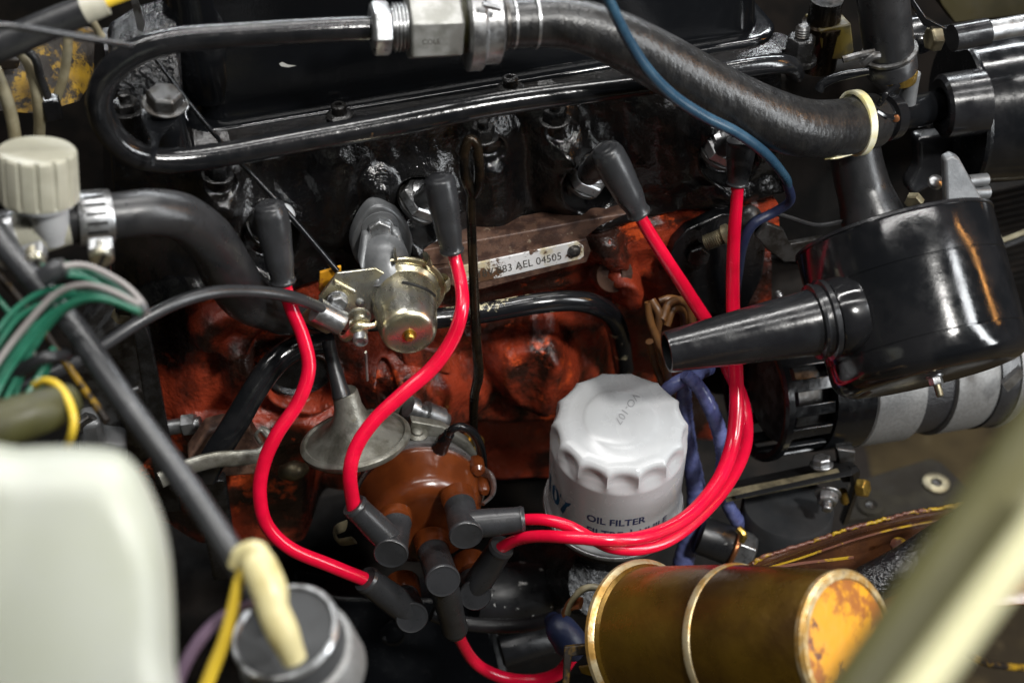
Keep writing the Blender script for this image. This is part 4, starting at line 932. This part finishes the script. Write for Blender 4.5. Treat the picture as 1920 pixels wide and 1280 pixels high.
# rusty rail: folded sheet with ragged flange
rl = thing('chassis_rail', 'rusty brown inner wing rail with ragged yellow edge', 'chassis rail', P(1600, 1100, .12))
RID = [(1400, 1062), (1430, 1044), (1500, 1022), (1600, 988), (1700, 962), (1840, 940), (1990, 930)]
def loft(rows, th, nx=60):
    """rows of (x,y,v) polylines lofted top to bottom into a sheet th thick"""
    G = []
    for r_ in rows:
        t_ = np.linspace(0, 1, len(r_)); tt = np.linspace(0, 1, nx)
        xs, ys, v_ = (np.interp(tt, t_, [q[k] for q in r_]) for k in range(3))
        G.append([P(a_, b_, c_) for a_, b_, c_ in zip(xs, ys, v_)])
    m = len(G); vs_ = [q for g in G for q in g]; fs = [(j * nx + i, j * nx + i + 1, (j + 1) * nx + i + 1, (j + 1) * nx + i) for j in range(m - 1) for i in range(nx - 1)]
    return MB().add(vs_, fs)
rr = [[(x, y + random.uniform(-2, 2), .146) for x, y in RID], [(x + 2, y + 10 + random.uniform(-2, 2), .145) for x, y in RID],
      [(x, y + 30, .139 + .004 * math.sin(x * .05)) for x, y in RID], [(x, y + 66, .150 + .004 * math.sin(x * .03)) for x, y in RID], [(x - 10, y + 130, .182) for x, y in RID], [(x - 30, y + 200, .205) for x, y in RID]]
b = loft(rr, 0)
o = part('sheet', b, 'rust_rail', rl, angle=40, flip=False); sm = o.modifiers.new('thickness', 'SOLIDIFY'); sm.thickness = 0.002; sm.offset = 0
ed = []
for k in range(90):
    t_ = k / 89; x = 1410 + 430 * t_; y = np.interp(x, *zip(*RID)); ed.append((x, y + random.uniform(-1.6, 1.6), .147))
part('ragged_edge', tb(ed, [3.6 + 1.2 * math.sin(k * .5) * random.random() for k in range(len(ed))], seg=7, sub=2), 'rust_edge', rl, angle=60)
part('fold_line', tb([(x, y + 24, .1465) for x, y in RID], 2.2, seg=6), 'rust_edge', rl)
part('weld_line', tb([(1440, 1066, .158), (1500, 1056, .160), (1560, 1049, .162), (1600, 1044, .163)], 3, seg=6), 'rust_edge', rl)
q = P(1685, 1021, .160); part('rivet_head', lt(q, AX(q, 0, -0.4, 35), [(-3, 16), (4, 15), (8, 9), (9, 0)], seg=20), 'rust_edge', rl)
solo('tarred_hose', 'lumpy tar-coated black hose behind the rusty coil end', 'hose', tb([(1580, 1120, .185), (1640, 1090, .184), (1700, 1060, .184), (1760, 1022, .180), (1820, 985, .178), (1900, 930, .175)], [36, 38, 40, 40, 40, 40], seg=28, sub=10), 'tar')

# ================================================================== left side: tee, clamps, wires, strut
ft_ = thing('flush_tee', 'pale plastic coolant tee with ribbed ivory screw cap', 'pipe fitting', P(72, 400, .095))
p = P(74, 372, .098); a = AX(p, -0.06, -1, 66); s = S(p)
NR = 14
def ribs(th_, h, q):
    k = (th_ / (2 * math.pi) * NR) % 1.0
    return q * (1 - 0.07 * (1 if k < 0.11 else 0)) if 2 * s < h < 96 * s and q > 60 * s else q
part('screw_cap', lt(p, a, [(0, 66), (1, 72), (6, 73), (88, 72), (94, 71), (98, 67), (99, 60), (99, 0)], seg=NR * 10, fn=ribs), 'ivory', ft_, angle=35)
part('neck', lt(p, a, [(-10, 58), (-8, 64), (0, 64)], seg=48), 'filter_white', ft_)
part('barrel', tb([(20, 440, .092), (70, 430, .094), (125, 418, .092)], [46, 46, 42], seg=30), 'ivory', ft_)
part('spigot', tb([(88, 385, .098), (92, 410, .098), (96, 440, .096)], [40, 36, 34], seg=26), 'filter_white', ft_)
def clamp(label, p, a, r_, w_, scr, n_slots=18):
    t = thing('hose_clamp', label, 'hose clamp', p, 'hose clamps on the coolant tee'); s = S(p)
    part('band', lt(p, a, [(-w_, r_ - 2), (-w_, r_ + 1), (-w_ + 2, r_ + 2), (w_ - 2, r_ + 2), (w_, r_ + 1), (w_, r_ - 2)], seg=64, cap=False), 'steel', t)
    e1_, e2_, _ = basis(a)
    for k in range(n_slots):
        th_ = 2 * math.pi * k / n_slots; d_ = e1_ * math.cos(th_) + e2_ * math.sin(th_)
        b = MB().box(p + d_ * ((r_ + 2) * s), a, a.cross(d_), d_, w_ * 1.15 * s, 6.5 * s, 2.2 * s); part('worm_slot', b, 'void', t)
    q = P(*scr); ax_ = AX(q, 0.1, 1, 48)
    part('housing', MB().box(q - ax_ * (20 * S(q)), a, ax_, a.cross(ax_).normalized(), 46 * S(q), 30 * S(q), 26 * S(q)), 'steel', t, bev=0.001)
    b = lt(q, ax_, [(-24, 16), (-4, 16), (-3, 22), (10, 22), (13, 18)], seg=28); part('screw', b, 'zinc', t, angle=28)
    ix = (RGT - ax_ * RGT.dot(ax_)).normalized(); part('screw_slot', MB().box(q + ax_ * (13.2 * S(q)), (ix * 0.5 + ax_.cross(ix) * 0.86), ax_, (ix * 0.86 - ax_.cross(ix) * 0.5), 34 * S(q), 1.5 * S(q), 7 * S(q)), 'void', t)
clamp('steel worm clamp on the elbow hose right of the ivory cap', P(176, 408, .0895), (P(215, 404, .088) - P(140, 411, .090)).normalized(), 49, 32, (190, 478, .135))
clamp('steel worm clamp left of the ivory cap, half behind the strut', P(22, 446, .092), (P(70, 430, .094) - P(10, 448, .092)).normalized(), 52, 30, (64, 488, .135))

strut = tbd([(-60, 340, .56), (0, 450, .555), (120, 590, .545), (240, 760, .53), (350, 910, .515), (450, 1060, .50), (520, 1170, .49)], [22, 23, 24, 24, 25, 26, 27], seg=30)
solo('diagonal_strut', 'dark grey round strut crossing the left side diagonally out of focus', 'strut', strut, 'boot_rubber')
yw = tbd([(-20, 495, .60), (60, 590, .60), (130, 690, .59), (200, 790, .58)], [8, 8, 8, 8], seg=10)
solo('yellow_pipe_behind_strut', 'thin yellow pipe running alongside the dark strut', 'pipe', yw, 'yellow_body')
wl = thing('wiring_bundle', 'bundle of green and grey wires taped together at the left edge', 'wiring', PD(120, 560, .55))
G = [('green_wire', [(78, 500), (130, 497), (175, 512), (230, 548), (268, 585)], .54), ('grey_wire', [(100, 502), (160, 498), (225, 528), (262, 562), (276, 590)], .535),
     ('green_wire', [(105, 512), (165, 522), (220, 555), (262, 580)], .538), ('grey_wire', [(-20, 700), (40, 620), (100, 555), (150, 535), (200, 542), (262, 572)], .525),
     ('green_wire', [(-20, 672), (30, 600), (80, 570), (140, 548)], .532), ('green_wire', [(-20, 765), (20, 690), (75, 620), (130, 572), (190, 560), (262, 584)], .522),
     ('green_wire', [(-10, 790), (40, 690), (95, 605), (150, 566), (200, 556), (265, 588)], .53), ('green_wire', [(88, 520), (72, 560), (60, 610), (20, 660), (-20, 720)], .545),
     ('green_wire', [(-20, 540), (0, 565), (25, 590), (60, 590)], .55), ('green_wire', [(5, 830), (20, 770), (40, 700), (50, 650)], .535),
     ('green_wire', [(50, 740), (75, 700), (92, 668), (100, 655)], .53), ('grey_wire', [(62, 690), (60, 650), (54, 620)], .54), ('green_wire', [(-20, 700), (35, 625), (95, 565), (150, 552), (205, 556), (262, 580)], .527),
     ('green_wire', [(-20, 740), (30, 660), (85, 596), (140, 565), (200, 562), (262, 586)], .526), ('green_wire', [(110, 508), (170, 515), (225, 548), (265, 578)], .541), ('green_wire', [(20, 845), (45, 775), (80, 715), (96, 668)], .538), ('green_wire', [(-20, 640), (30, 580), (78, 548), (120, 540)], .536)]
for m_, pts, d_ in G:
    part('wire', tbd([(x, y, d_ + 0.004 * math.sin(i)) for i, (x, y) in enumerate(pts)], 6.2, seg=12), m_, wl)
part('tape_wrap', tbd([(76, 524, .536), (100, 508, .536), (122, 500, .536)], [18, 20, 17], seg=16), 'boot_rubber', wl)
part('tape_wrap', tbd([(258, 575, .530), (274, 586, .530)], [12, 11], seg=14), 'boot_rubber', wl)
solo('black_loom_wire', 'black wire looping behind the green wires at the left edge', 'wire', tbd([(-10, 720, .54), (20, 705, .535), (60, 680, .53), (95, 668, .53), (125, 665, .54)], 12, seg=12), 'rubber')
osl = thing('sleeved_tube', 'olive sleeved tube entering from the left edge above the white tank', 'tube', PD(60, 790, .50))
part('sleeve', tbd([(-60, 812, .49), (20, 790, .495), (80, 770, .50), (128, 752, .51)], [46, 45, 42, 34], seg=28), 'olive_sleeve', osl)
solo('yellow_loop_wire', 'bright yellow wire looped round the olive sleeved tube', 'wire', tbd([(66, 722, .515), (85, 714, .51), (108, 722, .505), (128, 750, .50), (138, 785, .498), (134, 815, .50), (122, 840, .51)], 7.5, seg=12), 'yellow_wire')

# timing cover and bar
tc_ = thing('timing_cover', 'dull oily timing cover in shadow behind the control cable', 'engine part', P(210, 730, .0))
part('face', plate(smooth_poly([(150, 690), (190, 630), (250, 600), (275, 650), (285, 860), (150, 870)], 5), -.005, 0.04), 'dark_steel', tc_, bev=0.004)
part('bolt', hx_bolt(P(228, 596, .0), AX(P(228, 596, .0), 0.2, -0.6, 50), 20, 20), 'zinc_dull', tc_)
part('bolt', hx_bolt(P(160, 790, .004), AX(P(160, 790, .0), 0.2, 0.3, 40), 22, 16), 'dark_steel', tc_)
part('rib', tb([(222, 745, .0), (262, 728, .0)], 7, seg=10), 'steel', tc_)
part('foot_casting', plate([(150, 800), (190, 792), (195, 830), (240, 835), (240, 870), (150, 870)], .01, 0.03), 'cast_grey', tc_, bev=0.003)
solo('side_bar', 'scuffed dark steel bar standing upright left of the red block', 'bar', plate([(248, 612), (270, 600), (284, 640), (300, 720), (330, 880), (340, 960), (300, 960), (285, 860), (262, 700)], .034, 0.012), 'oily_steel', bev=0.001)
# bracket and strap
lbk = thing('lower_bracket', 'rusty dark steel bracket under the grey strap', 'bracket', P(430, 930, .04))
part('upper', plate([(352, 860, .046), (388, 808, .040), (420, 800, .040), (470, 800, .040), (500, 850, .040), (480, 890, .04), (370, 900, .046)], .04, 0.012), 'block_edge', lbk, bev=0.002)
part('leg', plate([(365, 905, .055), (425, 900, .05), (440, 1010, .04), (450, 1090, .035), (400, 1090, .04)], .05, 0.03), 'oily_steel', lbk, bev=0.002)
gs = thing('pipe_strap', 'dull grey flat strap hooked across behind the first red lead', 'strap', P(420, 866, .07))
part('band', tb([(300, 900, .082), (345, 878, .078), (400, 862, .074), (455, 858, .072), (490, 850, .070), (505, 825, .066), (500, 808, .064), (488, 802, .062)], [20, 20, 19, 18, 16, 9, 6, 5], seg=14, flat=(0.5, 1.0)), 'vacuum_grey', gs)
part('hook', tb([(488, 830, .066), (480, 816, .066), (488, 806, .066), (496, 814, .066), (506, 824, .066)], 3.5, seg=8), 'vacuum_grey', gs)
solo('small_cast_boss', 'small dull boss in shadow between the first two red leads', 'boss', tb([(530, 885, .03), (552, 882, .034), (570, 878, .03)], [14, 20, 12], seg=16), 'zinc_dull')

# top-left corner
yp = thing('inner_wing', 'yellow painted inner wing panel peeling in the top left corner', 'body panel', P(90, 150, -.06))
part('panel', plate([(-120, 80, -.06), (60, 92, -.06), (150, 50, -.09), (180, 60, -.09), (176, 150, -.07), (150, 190, -.05), (70, 215, -.04), (-120, 200, -.04)], -.05, 0.004), 'yellow_body', yp, bev=0.001)
part('lip', plate([(-60, 108), (38, 112), (34, 130), (-60, 136)], -.045, 0.008), 'yellow_body', yp, bev=0.001)
part('upper_panel', plate([(-120, -60), (240, -60), (200, 20), (60, 60), (-120, 70)], -.12, 0.004), 'under_dark', yp)
th_ = thing('top_hose', 'smooth black hose with cream end joint in the top left corner', 'hose', P(60, 60, .05))
part('tube', tb([(-60, 110, .05), (20, 78, .05), (90, 48, .05), (158, 20, .05)], [30, 30, 29, 28], seg=28), 'rubber', th_)
part('joint', tb([(152, 22, .05), (176, 14, .05), (200, 6, .05)], [26, 24, 22], seg=26), 'ivory', th_)
part('yellow_tail', tb([(200, 5, .05), (240, -10, .05)], [10, 10], seg=14), 'yellow_wire', th_)
solo('thin_stay_rod', 'thin dark rod reaching in from the left edge onto the pipe', 'rod', tb([(-30, 44, .085), (60, 55, .082), (160, 71, .076), (247, 87, .068)], [7, 7, 6.5, 6], seg=10), 'spout_plastic')
solo('slim_metal_strip', 'slim dark metal strip rising behind the cream hose joint', 'strip', plate([(238, -30), (250, -30), (272, 46), (268, 62), (258, 56)], .0, 0.003), 'dark_steel')
for lab, pts, r_, m_ in (('pale grey wire hanging straight behind the top left hose', [(128, 60, .0), (126, 100, .0), (118, 150, .0), (104, 190, .0)], 9, 'pale_wire'),
                     ('pale grey wire bowing down left of the black taped wire', [(30, 90, .0), (54, 120, .004), (68, 170, .006), (74, 230, .004), (72, 290, .0)], 11, 'pale_wire'),
                     ('pale wire at the left edge above the ivory cap', [(-10, 130, .02), (10, 180, .02), (24, 230, .02), (32, 290, .02)], 12, 'pale_wire'),
                     ('thin wire stub beside the cream hose joint', [(172, 36, .02), (182, 55, .02), (192, 70, .02)], 7, 'pale_wire'),
                     ('black taped wire between two pale wires in the top left corner', [(46, 92, .008), (66, 112, .01), (76, 145, .01), (90, 182, .008)], 8, 'rubber')):
    solo('hanging_wire', lab, 'wire', tb(pts, r_, seg=12), m_, group='wires in the top left corner')
solo('wire_connector', 'small black plug connector joining the hanging wires', 'connector', MB().box(P(98, 202, .004), EU, EN, EW, 0.008, 0.008, 0.011), 'black_plastic', bev=0.001)

# top-right corner bits
p = P(1497, 112, .004); b = thing('cover_stud_nut', 'tall dark hex nut with threaded stud right of the rocker cover', 'nut', p)
part('washer', lt(p, EW, [(-4, 34), (4, 34), (6, 30)], seg=32), 'oily_steel', b)
part('nut', MB().hexa(p + EW * (6 * S(p)), EW, 29 * S(p), 42 * S(p), 0.2, 0.12), 'oily_steel', b, bev=0.0004)
pr = []
for k in range(4): pr += [(48 + k * 5, 11.5), (50 + k * 5, 13.5), (52 + k * 5, 11.5)]
part('stud', lt(p, EW, pr + [(68, 11), (70, 9), (68, 5), (68, 0)], seg=20), 'dark_steel', b, angle=20)
p = P(1542, 55, -.01); b = lt(p, EW, [(-80, 36), (0, 38), (4, 40), (14, 40), (16, 32), (40, 30), (60, 30)], seg=40); solo('filler_spigot', 'oily gold rimmed spigot at the top right behind the nut', 'spigot', b, 'bronze_dark', angle=30)
p = P(1452, 85, -.012); b = lt(p, EW, [(-4, 34), (2, 36), (8, 34), (10, 20)], seg=36); solo('large_cup_washer', 'rough dark cup washer at the right end of the rocker cover', 'washer', b, 'tar')
solo('yellow_block', 'small olive yellow block behind the spring clip', 'block', plate([(1538, 58), (1596, 44), (1602, 98), (1585, 112), (1540, 114)], .0, 0.02), 'gold_block', bev=0.001)
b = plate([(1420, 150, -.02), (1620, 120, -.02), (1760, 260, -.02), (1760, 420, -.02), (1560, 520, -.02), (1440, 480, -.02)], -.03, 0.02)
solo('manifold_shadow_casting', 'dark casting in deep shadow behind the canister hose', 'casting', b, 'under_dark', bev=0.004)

for lab, y0, y1, m_ in (('upper of two thin pale cables running off right past the canister', 462, 428, 'pale_wire'), ('lower of two thin dark cables running off right past the canister', 474, 440, 'rubber')):
    solo('thin_cable', lab, 'cable', tb([(1800, y0 + 14, .02), (1870, y0 - 8, .02), (1990, y1 - 20, .02)], 5, seg=8), m_, group='thin cables right of the canister')
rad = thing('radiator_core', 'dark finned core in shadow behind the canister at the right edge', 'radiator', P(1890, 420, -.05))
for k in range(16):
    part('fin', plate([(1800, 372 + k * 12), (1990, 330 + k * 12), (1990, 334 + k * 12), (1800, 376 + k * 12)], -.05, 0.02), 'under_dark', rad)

# ================================================================== foreground, out of focus
def fore_tank():
    """moulded tank: outline swept back with rounded shoulders"""
    base = smooth_poly([(-140, 868), (40, 846), (190, 846), (246, 872), (284, 936), (308, 1010), (318, 1100), (322, 1230), (322, 1420), (60, 1480), (-160, 1420)], 5)
    cx, cy = 90, 1150; rings = []
    for dd, sc_ in ((.350, 0.60), (.352, .72), (.356, .82), (.362, .90), (.370, .955), (.380, .988), (.394, 1.0), (.46, 1.0), (.49, .97)):
        rings.append([PD(cx + (x - cx) * sc_ * .394 / dd, cy + (y - cy) * sc_ * .394 / dd, dd) for x, y in base])
    return MB().rings(rings)
tk = thing('washer_tank', 'cloudy white plastic tank filling the lower left corner', 'tank', PD(120, 1100, .40))
part('shell', fore_tank(), 'bottle', tk, angle=80)
part('moulded_rib', tbd([(-60, 900, .371), (20, 895, .367), (62, 925, .363), (84, 980, .361), (90, 1080, .360), (90, 1330, .360)], [30, 30, 32, 34, 34, 34], seg=18), 'bottle', tk)
part('moulded_rib', tbd([(252, 1060, .376), (256, 1150, .375), (258, 1380, .375)], [16, 22, 22], seg=16), 'bottle', tk)

pm = thing('pump_can', 'grey metal stepped can with cream connector at the bottom left', 'pump', PD(560, 1240, .52))
p = PD(534, 1184, .495); a = AX(p, -0.45, -0.75, 37)
part('can', lt(p, a, [(-66, 101), (-14, 101), (-6, 100), (-5, 90), (-7, 70), (-5, 40), (-4, 0)], seg=60), 'pump_grey', pm, angle=40)
part('rim', lt(p, a, [(-12, 99), (-8, 104), (-1, 105), (4, 101), (4, 95), (-4, 91)], seg=60, cap=False), 'steel', pm, angle=40)
part('flange', lt(p, a, [(-150, 116), (-72, 114), (-66, 110), (-62, 98)], seg=60), 'cast_alloy', pm, angle=40)
cnr = thing('cream_connector', 'cream plastic push-on connector on the grey pump can', 'connector', PD(500, 1110, .47))
part('boot', tbd([(468, 1048, .468), (485, 1060, .466), (505, 1105, .464), (512, 1140, .463), (528, 1180, .464), (552, 1236, .468)], [24, 34, 34, 30, 31, 24], seg=24), 'cream', cnr)
part('tongue', tbd([(440, 1060, .47), (452, 1036, .468), (480, 1030, .466), (500, 1050, .466)], [14, 16, 18, 16], seg=16), 'cream', cnr)
solo('yellow_pump_wire', 'thick yellow wire running down from the cream connector', 'wire', tbd([(462, 1050, .470), (448, 1090, .470), (436, 1140, .472), (420, 1200, .474), (396, 1260, .476), (372, 1320, .478)], [11, 11, 11, 12, 13, 13], seg=16), 'yellow_wire')
solo('purple_pump_wire', 'dull purple wire beside the yellow wire at the bottom left', 'wire', tbd([(490, 1128, .468), (455, 1138, .478), (410, 1162, .482), (370, 1205, .482), (340, 1260, .482), (325, 1320, .482)], [8, 9, 11, 12, 12, 12], seg=14), 'purple_wire')

pr_ = thing('bonnet_stay', 'blurred bar crossing the lower right corner, its lit and shaded sides painted in', 'stay', PD(1780, 1100, .28))
part('bar', tbd([(1560, 1430, .262), (1700, 1230, .272), (1850, 1010, .284), (2010, 780, .296)], [94, 92, 90, 88], seg=32), 'stay_shaded_tone', pr_)  # olive stands in for the stay's side away from the light
part('lit_strip', tbd([(1640, 1400, .240), (1740, 1268, .248), (1840, 1132, .256), (1990, 930, .268)], [38, 38, 37, 36], seg=24), 'stay_lit_tone', pr_)  # pale strip paints the light falling along the stay
solo('lower_yellow_rail', 'thin yellow edged rail low in the bottom right corner', 'rail', tb([(1800, 1215, .14), (1860, 1245, .14), (1990, 1255, .14)], 7, seg=8), 'yellow_body')
